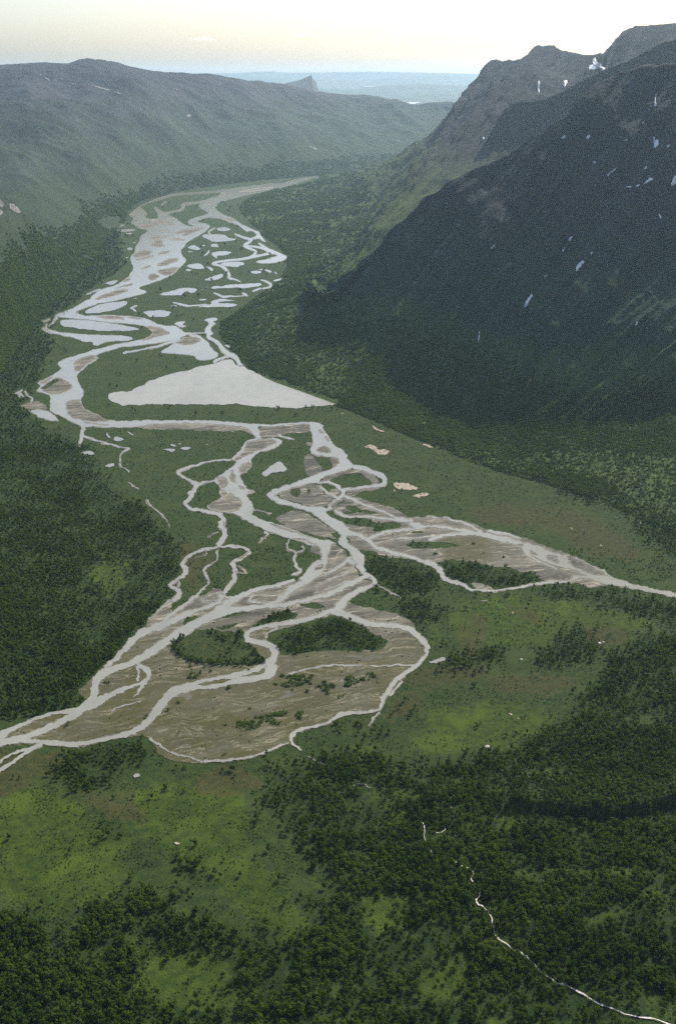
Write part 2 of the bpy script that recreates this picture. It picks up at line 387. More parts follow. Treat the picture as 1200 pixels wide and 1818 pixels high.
# each line: class (w water, g gravel, l land), mode (p outline, s stroke with widths), traced points
BED = """
w p B 1183,68 1080,80 980,95 900,120 840,130 760,132 660,145 540,158 430,172 340,188 320,210 300,240 200,262 170,290 130,310 115,330 130,350 190,380 215,405 200,430 230,435 290,440 330,450 400,480 440,490 480,510 520,540 540,560 570,550 610,560 640,600 680,640 715,655 700,630 665,590 655,560 610,545 560,520 500,495 440,450 420,430 350,415 310,390 280,370 255,345 280,320 275,300 320,295 380,270 480,250 520,240 620,215 700,195 780,175 860,165 920,145 1020,130 1080,105 1140,92
g p B 455,200 520,185 640,170 760,152 800,155 760,175 680,190 560,205 480,208
g p B 300,430 320,425 350,440 430,440 450,460 400,465 350,455
g p B 200,300 230,305 240,325 215,330
g p B 290,240 320,205 345,215 370,240 310,248
w s B 0,218,2 130,212,2.5 260,203,3 340,195,3.5
w s A 1200,188,2.5 1000,213,3 830,222,3.5 740,230,3.5 660,250,4 560,275,5 470,305,6 400,345,7
w s A 1020,285,3.5 950,300,3.5 860,312,4 815,320,4 835,345,5 800,370,4 720,385,4 690,395,5 640,400,8 600,370,6 580,350,4
w s A 1060,410,8 1000,430,6 930,450,7 880,470,6 900,490,5 960,490,8 1040,510,8
w s A 680,290,1.5 655,305,2 640,325,1.5
w p A 340,390 390,345 400,320 470,310 440,340 490,370 510,400 480,430 520,445 610,445 600,400 640,395 680,410 720,420 770,440 830,495 900,515 950,510 960,490 1040,490 1070,510 1030,550 970,590 900,630 850,660 840,690 805,720 815,770 850,800 850,830 820,860 790,880 750,930 640,980 560,1010 430,1055 450,1070 505,1085 490,1105 400,1125 250,1165 80,1200 0,1200 0,1150 50,1100 130,1060 250,1030 290,990 350,960 355,935 395,880 370,840 355,790 400,735 405,700 440,640 450,590 520,560 510,540 440,530 400,500 360,475 390,450 385,430 350,410
g p A 345,390 400,370 415,395 360,415
g p A 430,490 520,490 590,490 600,510 540,525 450,530
g p A 520,450 600,450 690,470 660,490 560,475
g p A 670,480 760,480 740,500 680,500
g p A 740,570 800,545 880,530 900,545 830,570 770,580
g p A 520,620 560,595 620,590 650,600 700,590 740,590 700,605 610,620 560,635
g p A 530,685 560,650 610,625 650,640 640,670 680,690 600,695
g p A 380,770 420,735 500,720 550,730 540,765 470,780 400,790
g p A 405,805 480,785 560,770 570,780 490,800 430,815
g p A 590,770 620,740 700,725 720,735 660,760
g p A 640,830 680,800 780,785 790,820 720,840 670,860 600,870 590,850
g p A 450,890 480,870 550,850 540,870 490,893
g p A 590,910 640,890 720,880 790,870 780,895 730,935 660,950 620,930
g p A 515,975 540,930 580,930 625,955 580,985 540,995
g p A 40,1155 110,1120 190,1090 280,1070 350,1070 300,1105 180,1140 60,1165
g p A 190,1065 280,1040 380,1015 385,1035 300,1050
g p A 280,1000 350,960 365,990 300,1005
g p A 600,555 680,540 720,540 660,560
g p A 690,620 760,615 860,630 800,640 720,635
g p A 850,540 1000,515 1020,530 930,560 850,600 820,600
g p A 680,440 740,430 760,460 700,450
w s A 90,1070,2 20,1095,2 0,1110,2
w s B 220,580,3 200,560,3 230,540,3 260,525,2
w s B 485,1000,1.5 430,980,3 375,970,4 390,945,5 360,890,5 310,860,4 230,845,4 260,830,4 340,815,4 470,805,4 580,785,4 680,765,4 730,748,4 800,745,4
w s B 440,578,3 470,595,4 530,615,4 590,630,5 560,655,5 510,680,5 560,710,4 630,730,4 610,760,4 570,785,3
w s B 590,625,5 625,610,5 645,600,8
w s B 550,685,3 640,695,4 700,710,5 740,735,5
w s B 650,660,3 690,690,4 740,720,4 800,745,5 880,785,6
w p B 620,830 640,815 720,805 740,790 810,775 820,755 870,775 905,795 850,820 790,835 700,842
w s B 650,895,1.2 700,892,2 750,915,3
w s B 670,985,2 700,1000,3 770,1025,4 740,1055,3 680,1062,2
w s B 660,1060,3 600,1085,3
w s B 540,1125,3 510,1105,3
w s D 800,103,2 850,120,3 880,140,4 930,135,3 1020,130,1.5 1070,125,1.5 1085,110,2
w s D 440,190,2 500,200,4 560,220,3 640,212,2 740,205,2
w s D 65,240,3 90,225,3 115,218,2
w s D 75,240,3 105,260,3
w p D 445,370 490,355 550,355 530,370 510,385 565,395 500,408 475,395
w p D 710,340 760,325 840,325 830,350 785,352 825,378 790,395 770,435 805,465 770,480 730,470 715,440 730,405 755,390 745,360
w s D 560,460,3 640,458,2 720,457,2
w s D 760,470,5 740,490,6 790,515,6 840,550,7 870,600,8 920,640,8 990,665,8 1020,710,8 1040,760,9
w s D 930,662,3 850,690,4 805,715,5
w p D 315,620 390,590 440,555 480,500 520,490 590,465 660,480 720,510 760,560 800,610 840,640 830,680 760,698 690,700 650,690 630,665 560,650 440,645 370,640
g p D 450,545 500,525 540,495 590,488 660,500 690,520 670,540 600,560 540,570 490,555
l p D 480,520 520,485 590,474 595,490 540,497
w p C 700,150 620,195 540,245 440,275 400,295 405,315 520,325 640,338 800,355 960,370 1100,380 1200,395 1200,330 1100,318 980,305 860,298 720,305 620,300 575,280 600,255 680,225 780,200
g p C 570,270 610,250 700,220 660,240 600,265 605,290 580,285
g p C 720,318 860,305 1000,315 1180,335 1100,345 900,335
w p D 0,310 100,312 200,330 260,360 330,390 400,395 450,390 500,420 550,460 600,460 560,475 500,500 470,520 430,525 300,550 200,560 100,570 0,582 0,548 80,532 180,512 240,480 262,445 210,405 130,385 0,372
g p D 195,400 260,400 330,415 420,460 380,470 300,490 200,520 150,525 240,490 265,445
g p D 0,318 90,318 190,340 100,335
w s D 480,505,4 430,540,4 300,580,3 150,610,3 0,635,3
w p C 1200,515 1000,545 860,575 720,610 620,645 520,675 430,710 418,735 455,770 420,800 330,855 240,890 225,900 255,915 270,930 225,960 235,980 300,995 350,1010 355,1060 345,1140 F 350,255 440,300 560,355 620,385 630,395 800,392 960,400 1100,392 1200,395 1200,340 940,338 860,325 780,295 700,250 640,215 C 620,1060 650,1010 630,950 600,890 580,850 600,810 700,730 780,685 745,655 860,615 1000,580 1200,545
g p C 555,715 620,680 700,655 745,660 770,685 700,720 640,760 595,805 560,775
g p C 260,960 300,910 380,870 430,850 480,880 530,910 545,940 500,980 430,1005 360,1000 300,985
l p C 255,945 300,915 380,875 420,860 420,890 330,940 290,955
g p C 255,900 290,880 370,845 350,870 290,915
g p C 475,1080 540,1055 620,1045 610,1070 640,1115 F 700,250 780,290 860,325 940,338 800,345 680,345 600,330 520,295 490,250 485,200
g p F 640,350 760,362 900,372 820,378 700,370
w p F 130,240 200,245 260,235 340,250 390,300 440,345 350,335 230,310 225,280
g p F 80,210 120,190 200,155 260,165 315,200 340,235 240,238 150,235
w s F 120,75,3 140,105,3 190,135,3 180,160,3
w p C 255,425 310,400 345,430 440,455 560,460 700,475 860,480 1000,478 1070,500 1080,515 1020,530 860,530 830,545 760,570 730,565 720,530 640,535 600,515 530,490 480,490 430,465 340,460
w s C 410,310,5 385,345,5 370,375,4 345,395,3
w s C 290,360,4 340,335,4
w s C 320,380,3 310,410,4
w s C 670,115,2 720,95,3 790,68,2
w s F 640,395,5 640,440,6 630,480,6 605,550,3
w s F 640,470,5 690,495,4 800,525,3 900,555,2.5 1000,578,2 1050,585,1.5
w s F 1050,588,2 1000,610,2.5 960,650,2.5 970,690,2.5 960,735,2 1000,760,1.5 1060,790,1.5
w s F 1050,878,2 1080,915,2 1130,945,1
w s G 105,850,2 150,900,1.6 230,950,1.6 270,1000,1.6 310,1080,1
w p G 0,138 300,132 540,135 760,140 900,152 1000,165 1200,172 H 100,170 250,158 430,148 445,170 250,190 0,190 G 1080,190 1115,250 1115,295 1060,290 1050,250 1000,205 900,180 700,165 400,158 200,168 0,192
g p G 10,185 200,167 500,160 800,172 960,195 1030,230 1050,265 900,235 700,230 500,220 300,215 100,215
l p G 850,225 950,220 1040,255 960,255
g p H 0,195 150,187 300,172 430,165 455,235 380,250 280,240 200,260 150,280 0,285 G 1110,260
w s H 180,265,3 250,290,3 310,300,2
w p G 1060,290 990,320 940,370 930,420 840,480 900,500 905,515 860,550 770,610 690,670 715,700 760,720 750,770 770,830 660,880 640,910 700,930 780,950 880,960 940,1000 1050,1060 1150,1110 1200,1125 M 60,245 150,275 250,305 340,340 400,355 450,400 455,440 440,470 500,480 530,420 520,340 600,320 520,305 400,280 300,250 200,205 100,165 0,140 G 1200,1035 1150,1020 1040,975 1035,950 1060,920 1040,860 985,805 1000,790 1060,775 1040,760 980,720 940,660 930,605 1000,590 1040,530 1025,490 1050,450 1100,415 H 0,415 120,385 190,355 212,325 190,300 130,285 G 1200,295 1115,295
g p G 870,480 950,430 980,350 1060,305 1200,300 H 130,305 165,330 100,370 0,395 G 1080,400 1000,440 910,495
g p G 905,565 960,525 1020,505 1045,540 1000,590 930,605
g p G 850,580 870,580 905,690 880,690 845,665
g p G 720,650 780,630 820,660 830,700 790,740 740,720
g p G 640,890 700,850 800,830 810,790 850,780 940,830 955,880 930,920 880,950 780,945 680,920
g p G 755,745 800,750 810,800 780,830 770,800
g p G 910,710 950,715 985,745 940,750
g p G 985,780 1030,755 1050,775 1010,785
w s G 1040,930,1.5 1090,925,1.5 1150,945,1.5 1200,970,1.5
g p M 0,150 120,190 260,240 420,290 300,265 150,215 0,165
g p M 180,270 280,290 380,325 430,330 340,325 250,300
w s G 840,485,3 740,490,2.5 620,505,3 520,540,4 400,580,5 380,590,5 420,625,5 480,660,5 540,695,6 545,720,7 500,790,8 470,840,8 430,870,6 450,895,6 520,925,6 620,940,5 700,955,7 760,970,9 790,1020,9 750,1060,8 790,1110,9 800,1160,9 770,1200,10
w s G 560,700,4 620,680,3 700,665,3
g p G 770,1040 810,1040 800,1075
g p G 640,1170 680,1130 760,1115 720,1140 660,1185
w s L 590,100,9 600,150,9 560,220,9 540,245,6
w s L 540,250,4 440,275,4 340,300,5 280,335,5 240,380,6 230,420,7 255,460,10 240,510,8 180,545,6 110,595,5 130,620,5 190,640,7 205,680,8 160,720,8 70,780,8 0,840,8
w s N 1100,0,6 980,70,6 900,140,5 840,200,5
w s L 180,570,2 185,610,2
w s L 540,270,2 525,340,2.5 515,390,2.5 430,435,2.5 415,470,3 440,530,3 470,575,3 400,630,3 350,680,4 310,720,6 240,780,6 150,840,6 60,900,6
w s L 560,250,4 660,255,4 760,262,4 810,285,5 820,310,5 760,345,5 690,380,6 665,400,6 670,440,7 695,480,8 680,540,7 640,600,7 590,660,6 570,710,7
g p L 700,360 780,330 800,335 740,365
g s L 710,430,3 780,470,4 790,500,4 690,480,3
g s L 420,290,2 450,320,5 330,360,2
g p H 150,1000 240,960 330,920 420,960 520,1010 640,1090 740,1160 700,1190 560,1165 400,1130 260,1080 180,1040
l p H 640,1140 690,1120 735,1155 710,1185 665,1165
w p H 430,148 540,152 570,180 565,205 600,250 630,290 635,330 680,365 740,390 760,420 795,440 780,465 800,490 830,525 870,545 800,570 720,590 640,615 560,650 520,690 400,700 290,735 200,770 140,795 150,815 250,850 400,895 560,905 600,925 590,960 640,990 720,1030 790,1075 810,1110 790,1160 770,1200 M 680,300 700,330 640,340 600,320 H 710,1190 740,1160 700,1130 600,1050 480,960 400,930 300,900 180,870 80,820 65,795 130,745 250,705 400,660 480,620 600,580 680,545 720,510 700,470 640,460 500,440 445,420 480,340 475,280 450,200
g p H 520,220 560,225 585,255 530,245
g p H 570,270 600,275 625,320 600,320
g p H 500,410 530,375 570,355 620,375 650,420 560,425
g p H 620,465 690,465 720,500 700,530 655,560 650,520
g p H 410,420 500,455 520,520 580,575 430,640 420,580 390,510
g p H 410,330 460,320 470,360 430,365
l p H 515,460 560,455 620,480 655,530 640,570 590,575 530,530
w s H 850,545,9 920,560,8 1000,585,7 1080,615,8 1120,660,9 1100,710,8 1000,720,5 900,730,4 800,745,5 740,760,7
g p H 560,660 650,610 760,585 820,570 900,585 1000,600 1050,640 1050,690 1000,710 900,720 780,740 700,730 620,690
l p H 620,685 650,650 720,620 800,600 900,600 960,640 1005,680 980,710 880,725 770,740 700,715
g p H 775,780 830,745 1090,730 1080,750 900,765 860,800 800,810
g p H 150,800 260,740 400,705 520,700 600,760 670,820 640,880 560,905 420,890 280,850
w s H 760,750,8 740,790,8 690,850,8 640,900,7 600,930,6
w s H 520,690,4 600,680,4 660,700,4 720,740,6
w s H 540,720,4 600,770,4 640,800,4 700,820,4
l p H 270,760 330,730 370,740 360,800 300,810
l p H 420,740 460,745 450,790 430,790
l p H 540,745 600,790 580,800
g p H 630,740 700,735 715,770 680,800 630,780
g p I 270,300 360,315 500,360 600,380 740,430 800,490 850,505 900,490 1000,485 1100,490 J 140,290 300,320 400,345 510,400 600,430 700,440 800,465 900,490 1000,540 1150,585 K 200,600 280,640 400,700 500,740 570,755 600,800 640,830 700,855 700,905 560,895 440,910 340,880 240,880 150,875 J 1100,860 1000,845 980,820 900,780 800,770 700,735 580,735 500,710 350,685 200,670 130,680 100,700 60,690 0,680 I 1000,880 900,860 740,850 640,860 560,820 520,790 400,790 340,760 290,690 310,640 290,600 160,440 130,400 180,350
l p I 90,440 130,425 160,460 260,490 400,500 480,520 510,540 590,545 700,530 760,550 770,580 640,600 560,625 500,610 530,580 440,580 330,570 230,530 120,470
l p I 250,410 290,380 370,390 420,430 540,440 530,460 430,462 340,450
l p I 220,440 280,435 360,455 270,462
l p I 175,395 230,345 270,330 250,360
l p I 780,740 860,715 1000,710 J 0,515 150,520 260,530 285,545 200,565 50,570 I 860,778
l p I 810,615 960,610 970,630 880,632
l p I 1030,815 1080,812 1085,825 1040,828
l p J 135,690 250,680 400,690 560,735 700,740 790,775 850,790 950,795 1000,850 880,880 780,910 680,940 600,930 540,890 470,875 380,870 200,860 190,820 150,760
g p J 380,880 470,878 540,900 590,935 500,940 420,920
w s I 300,640,10 380,650,8 450,680,7 500,720,8 550,770,7 650,800,6 800,840,7 950,880,7 1050,920,7 1100,970,9
w s J 0,690,7 70,720,8 110,780,9 130,830,10 200,865,8 300,885,6 360,930,5 440,945,4 540,950,4 650,940,4 780,920,4 900,895,5 1000,880,6 1100,872,5 1200,870,4
w s K 180,872,4 250,870,5
w s I 480,680,6 600,630,5 740,610,5 850,600,4 950,580,5 1100,575,5 1200,590,5
w s I 540,720,3 700,690,2 900,680,3 1100,660,3 1200,650,3
w s J 20,500,6 100,465,6 250,445,5 380,440,7 500,455,9 620,480,9 740,505,9 850,545,9 950,590,9
w s I 270,310,6 400,370,4 550,420,4 650,470,4 760,520,6 850,530,6
w s I 850,560,8 930,570,7
w s I 180,440,4 260,490,5 400,490,4 550,500,4 700,520,4 820,530,5
w s J 0,290,2 200,310,3 300,335,4 400,385,5 480,440,6
w s J 0,375,4 150,385,4 300,410,5 400,430,6
w s J 540,420,6 700,445,5 800,480,5
w p J 720,500 800,520 900,530 1000,560 1100,600 1200,640 1200,720 1150,715 1050,690 960,660 860,620 840,580
w s J 860,625,4 950,680,4 1050,715,4 1140,755,3
w p K 0,575 60,600 140,640 230,640 240,700 330,760 440,800 560,815 600,810 680,850 850,890 1000,935 1200,970 1400,1010 1700,1070 1700,1150 1400,1060 1200,1010 1000,970 850,935 700,905 560,890 450,850 380,830 260,835 300,815 440,820 300,770 200,740 100,715 0,680
g p K 240,660 320,670 400,720 480,770 555,815 440,790 330,750 245,710
g p K 45,630 100,625 140,660 170,710 100,690 60,660
g p J 900,600 930,590 965,640 920,635
g p J 780,535 840,530 840,560 790,555
g p J 1050,625 1130,640 1180,700 1100,690
w s K 300,650,3 400,705,3 520,770,4 560,760,5 580,800,6
w s K 220,880,3 260,840,4 330,832,3
w s K 430,905,2 550,890,2
g p N 1060,0 900,140 830,210 800,260 700,340 600,440 520,550 440,600 350,690 300,740 210,810 200,860 280,930 230,985 O 540,400 330,470 100,580 0,605 -150,660 -500,760 -500,900 -150,800 0,735 200,705 500,730 720,745 900,690 1130,640 P 0,850 140,832 230,860 285,920 290,990 340,1010 400,1060 700,1080 1000,1060 S 100,690 220,625 320,600 345,540 400,500 560,460 700,390 850,370 1000,350 R 600,1080 640,990 760,860 800,800 920,710 1000,600 1020,550 970,480 880,380 860,320 740,260 560,210 420,190 300,150 M 690,850 800,720 800,620 740,500 600,330 520,335 500,490 440,560 300,640 0,700 L 900,620 760,660 700,700 600,690 540,600 420,680 310,690 220,780 100,850
w p M 680,300 760,370 820,410 830,470 820,530 870,590 955,660 945,695 860,740 750,790 690,850 650,900 640,920 560,940 540,925 560,890 620,820 700,760 800,720 900,690 905,660 870,620 820,600 780,560 750,500 720,440 690,395 640,360 600,320 620,290
w s M 510,330,9 490,420,9 480,480,10 450,560,12 350,640,12 250,700,10 150,770,10 80,830,10
w p M 440,470 380,490 340,530 310,590 250,640 290,660 400,600 480,560 500,500
g p M 370,560 450,510 480,520 430,570
w s M 720,450,5 640,510,5 560,560,5 480,600,4
w s M 860,610,9 760,660,8 640,720,8 520,780,8 400,810,7 280,840,8 150,870,8 0,890,8
w s M 740,550,4 640,610,3 500,660,2 400,710,1.5
w s M 700,660,3 560,720,2 400,770,1.5
w s M 620,390,2 560,500,2
w s M 690,480,6 740,500,8
g p M 590,790 700,730 800,670 870,640 905,680 800,720 720,750 620,820
l p N 1020,440 1050,390 1120,330 1200,295 L 330,990 450,985 600,1005 770,1000 Q 165,310 165,330 170,370 210,410 290,500 345,570 350,592 200,605 0,608 P 830,205 620,190 520,150 450,90 420,40
l p Q 180,300 280,230 350,190 440,150 540,100 570,130 650,150 610,205 480,225 330,260 240,275
l p Q 640,70 780,35 900,80 890,100 800,105 720,90
l p Q 350,370 380,325 470,290 700,230 900,180 980,155 1100,210 1200,245 R 400,330 450,360 490,430 600,470 650,490 610,520 600,570 400,580 240,575 160,580 Q 900,470 800,480 660,500 560,520 490,510 465,470 420,420
l p L 490,890 600,865 720,840 850,825 800,845 640,880 500,905
l p L 470,970 600,960 720,930 720,950 600,990
l p L 225,930 260,880 330,860 380,870 300,920 240,950
w s M 170,290,3 140,340,2 150,380,2.5 230,410,3 210,470,5 240,530,6 270,580,6 200,600,3
w s M 280,350,2 300,380,2 240,410,2
w s L 950,130,3 990,150,2 920,190,2 915,215,2
g p M 350,360 400,340 450,370 455,430 420,420 370,410
w s L 1200,620,7 1100,720,7 1030,760,8 900,790,8 750,810,10 650,820,12 540,850,16 440,890,14 330,940,14 200,1010,14 100,1090,15 0,1150,15
w s L 1200,560,6 1050,605,6 900,630,7 800,660,8 700,720,12 620,760,14 540,830,15
w s L 570,690,9 540,760,8 420,800,6 300,840,8 200,880,12 100,930,12 0,980,11
w s L 600,710,3 700,705,4
w s L 850,690,5 800,740,4 870,745,4 960,755,4 1040,745,5
w s L 350,690,5 300,730,6 220,790,6 140,840,6 60,900,8
w s L 390,740,2 500,740,3 550,720,3
w s L 380,730,2 480,680,2 560,665,2
w s N 1200,140,8 1100,190,11 980,230,12 860,280,10 760,320,12 660,400,12 570,510,9 500,580,8 440,620,6
w s N 1200,280,14 1080,340,15 980,400,14 860,480,13 740,560,13 640,600,11 520,640,11 440,670,16 370,720,16 340,790,14 340,860,13 330,920,16 250,980,14 150,1040,12 50,1110,11 0,1150,11
w s N 740,610,8 790,640,9 830,680,9 800,750,8 720,780,6 600,820,7 500,870,10 400,920,14 300,980,14
w s N 720,630,4 745,680,4 720,740,4
w s N 800,760,6 730,840,5 680,890,3
w s N 750,930,2 620,970,3 480,1010,3
w s O 720,400,8 600,420,7 450,440,5 300,490,6 150,560,8 50,610,10 0,640,14 -200,720,18 -600,860,20
w s O 700,440,12 600,490,12 450,560,12 330,610,11 200,660,13 100,680,13 0,700,14 -200,760,18 -600,900,20
w s O 200,680,9 400,690,9 520,705,10 640,715,11 740,705,8 850,685,7 1000,650,8 1100,620,8 1200,600,9
w s P 0,830,9 100,790,10 180,740,12 240,680,14 300,610,15 350,540,15 390,480,15 450,430,14 550,400,11 700,350,7 850,315,7 1000,295,7 1120,260,8 1200,240,8
w s P 400,500,10 480,440,10 600,410,8 750,405,7 900,380,8 1050,350,9 1200,325,10
w s Q 0,780,9 100,745,9 200,730,9 300,720,10 400,690,16 440,630,12
w s Q 940,130,9 850,165,8 700,210,8 550,235,8 400,255,7 280,285,7 200,310,7 180,350,8 220,395,9 320,410,12 400,440,13 450,480,12 440,530,12 410,590,14 370,650,12
w s Q 380,560,8 330,620,8 240,660,8 120,700,8 0,715,8
g p Q 210,330 300,290 420,270 400,310 350,350 300,370 220,370
g p Q 290,440 360,450 410,480 400,530 360,560 320,500
w s Q 450,270,5 460,285,4 380,320,3 355,365,4
w s R 150,225,10 250,255,12 350,300,10 450,335,9 560,355,8 700,358,8 800,375,10 880,415,11 940,480,11 1000,550,9 980,610,6 950,660,8 910,705,7 850,740,8 780,790,8 720,830,9 680,880,9 640,950,10 600,1000,9 590,1050,8 575,1100,5
w s R 760,850,4 730,900,4 660,980,4
w s R 0,740,3 60,715,3 200,708,3 400,715,3 600,715,3 750,705,3 880,708,3
w s Q 560,690,3 700,655,3 820,620,3.5 950,610,3.5 1200,618,3.5
w s R 560,1105,4 400,1125,4 270,1130,5 200,1145,6 150,1180,5
w s S 1000,345,4 880,365,4 750,375,5 660,405,5 620,440,5 550,465,5 450,485,6 370,505,7 320,560,8 330,590,5 380,630,4 400,650,4
w s S 470,705,2 520,740,2 580,755,1.5
w s S 800,930,1.5 830,915,2 880,912,2 930,945,1.5
w s S 1000,370,3 950,420,3 920,470,2
w s S 300,600,4 200,635,4 120,680,4 0,715,4
w s P 1200,1000,4 1080,1040,5 900,1050,5 720,1065,4
w s P 240,860,4 320,920,4 400,980,3 500,1010,3 600,1030,2.5 700,1070,3
w s O 380,715,7 280,750,7 200,810,7 120,870,7 0,945,7 -200,1030,8
w s O 250,750,3 150,780,4 70,810,5 0,870,5 -200,950,6
w s M 950,690,2 1050,750,2 1150,800,2
g s R 0,620,3 150,590,3 400,590,3 560,585,4 680,565,4 800,500,2
g s R 0,880,2 200,810,2 400,730,2 500,700,2
"""
PONDS = """A 55,470 150,435 240,425 280,440 240,475 170,485
A 105,495 190,488 290,490 325,505 230,522 140,520
A 228,548 300,535 400,535 412,548 330,562 270,560
A 300,572 390,565 380,587 340,585
A 370,654 410,645 405,664
A 325,705 370,698 382,715 340,728
A 300,788 340,778 340,797
A 115,1015 180,1000 250,985 250,1000 200,1030 150,1020
B 140,605 170,575 210,585 260,580 350,585 365,605 400,620 460,622 440,635 340,645 260,650 220,640 190,620
B 270,530 300,520 360,515 410,540 350,555 290,550
B 5,700 50,680 90,680 145,715 80,722
B 138,680 178,673 170,692
B 215,672 280,662 294,700 260,692 225,692
B 0,730 82,733 40,744
B 200,722 215,722 210,750 175,772 140,785 190,745
B 220,760 245,740 330,730 415,735 400,750 340,775 290,770 270,775 285,795 260,790
B 5,865 30,850 100,840 140,845 175,885 130,890 50,885
B 0,888 65,895 30,910 0,907
B 170,858 210,870 250,890 235,915 205,885
B 150,990 190,970 260,948 320,930 335,950 300,980 240,992
B 300,845 340,830 420,825 495,822 530,850 470,860 470,875 410,868 350,868
B 570,918 610,905 665,907 680,922 640,932 600,930
B 782,915 800,920 818,938 795,932
B 770,990 820,975 890,970 840,990 790,1000
B 820,1020 880,1015 870,1030 830,1032
B 215,1055 260,1040 330,1045 370,1025 500,1025 600,1015 680,1018 660,1040 560,1055 500,1062 460,1050 380,1058 290,1062 240,1068
B 130,1085 155,1058 210,1038 165,1068
D 300,120 360,95 440,85 500,60 580,52 655,65 650,80 620,100 590,105 575,85 530,95 540,120 430,125
D 688,80 715,52 760,36 730,60
D 650,165 700,155 745,158 720,172 670,172
D 640,230 700,215 790,195 760,190 800,165 850,152 930,165 1020,170 940,175 820,180 860,195 930,190 1000,205 1010,215 950,225 860,225 760,232
D 165,275 210,258 290,257 350,258 430,272 410,285 405,305 360,318 300,315 230,318 205,295
D 888,560 940,572 940,594 900,578
D 405,215 470,212 480,224 420,225
F 30,90 70,75 105,50 100,75 80,90 115,115 120,130 80,135 50,110
C 430,360 470,340 560,338 700,350 860,365 980,385 1080,405 1155,430 1050,435 900,443 800,440 650,425 520,410 450,395
C 640,275 700,235 790,205 900,185 1030,172 1035,190 1000,225 900,260 800,278 700,285
C 1070,150 1135,145 1100,159
F 600,630 660,605 720,600 765,655 700,640
F 838,440 855,436 878,495 862,495
F 905,490 940,470 970,480 1015,510 960,522 910,515
F 1018,433 1050,432 1112,470 1080,462
F 830,740 870,725 925,715 905,745 850,752
G 230,390 300,385 350,385 358,402 320,414 280,400
G 300,350 340,350 368,368 340,374
G 360,345 412,328 405,347
G 397,378 440,365 508,368 490,387 430,397
G 310,450 358,443 340,460
G 620,360 652,342 650,356
H 20,600 80,550 130,520 210,500 250,560 220,590 100,610 50,630
R 1005,680 1090,655 1130,630 1170,655 1100,685 1020,692
P 82,1182 118,1162 152,1190 112,1205
J 455,1035 520,1032 515,1042 460,1043"""
LAKE = "D 0,985 60,980 110,945 190,920 210,890 300,860 390,825 520,800 620,775 660,755 760,742 850,715 860,700 920,690 970,695 985,740 1010,748 1040,745 E 70,450 90,480 130,490 180,515 240,530 270,550 340,565 430,585 500,620 580,660 640,690 700,705 800,718 850,740 905,755 890,795 800,803 700,808 630,820 430,825 300,818 200,812 0,790 D 1000,1085 900,1090 700,1095 500,1092 350,1090 200,1090 100,1098 0,1098 C 1000,1100 930,1085 880,1050 857,1010 900,985 980,978 1060,985"
SANDS = """I 690,185 800,180 860,205 920,240 800,255 720,245 700,215
I 838,300 930,280 1000,283 1005,295 940,327 880,322
I 660,265 715,243 710,258 680,275
I 660,128 700,150 690,152
H 920,360 980,350 1080,380 1150,400 1140,445 1050,435 1040,405 960,385
H 985,180 1020,185 1060,210 1170,245 1100,243 1030,215
H 815,425 880,418 850,437
H 705,70 800,62 740,77
H 20,610 60,590 80,620 60,640
H 250,570 320,570 300,590 260,588
E 705,822 770,828 740,840
X 750,785 770,793 768,797 752,791
J 705,1128 745,1133 778,1124 752,1138 728,1160 720,1162 742,1140
J 822,1137 850,1112 882,1096 904,1092 888,1106 852,1124
X 893,1260 902,1264 915,1271 926,1277 920,1277 905,1269
X 1135,921 1142,936 1154,951 1146,946 1138,934
X 1008,936 1024,942 1016,942
X 1060,967 1072,972 1066,972
X 310,1495 322,1499 312,1501
X 60,1383 66,1384 62,1387
X 790,1428 803,1434 799,1436"""
CREEK = ["740,1452,2.5 749,1462,2.5 757,1474,2 752,1490,1.5 768,1521,2", "790,1470,1.6 785,1478,1.6 774,1482,1.2",
         "807,1532,2 818,1540,2 846,1548,3 834,1565,3.5 850,1577,4 853,1590,4 844,1604,4 860,1612,2 871,1620,3 873,1640,4 878,1661,3 898,1680,3 915,1688,4 935,1702,4.5 955,1724,4 975,1738,4 1000,1750,4.5 1030,1766,5 1065,1785,5 1095,1797,5 1130,1806,5.5 1170,1814,6 1200,1826,6 1260,1850,6"]

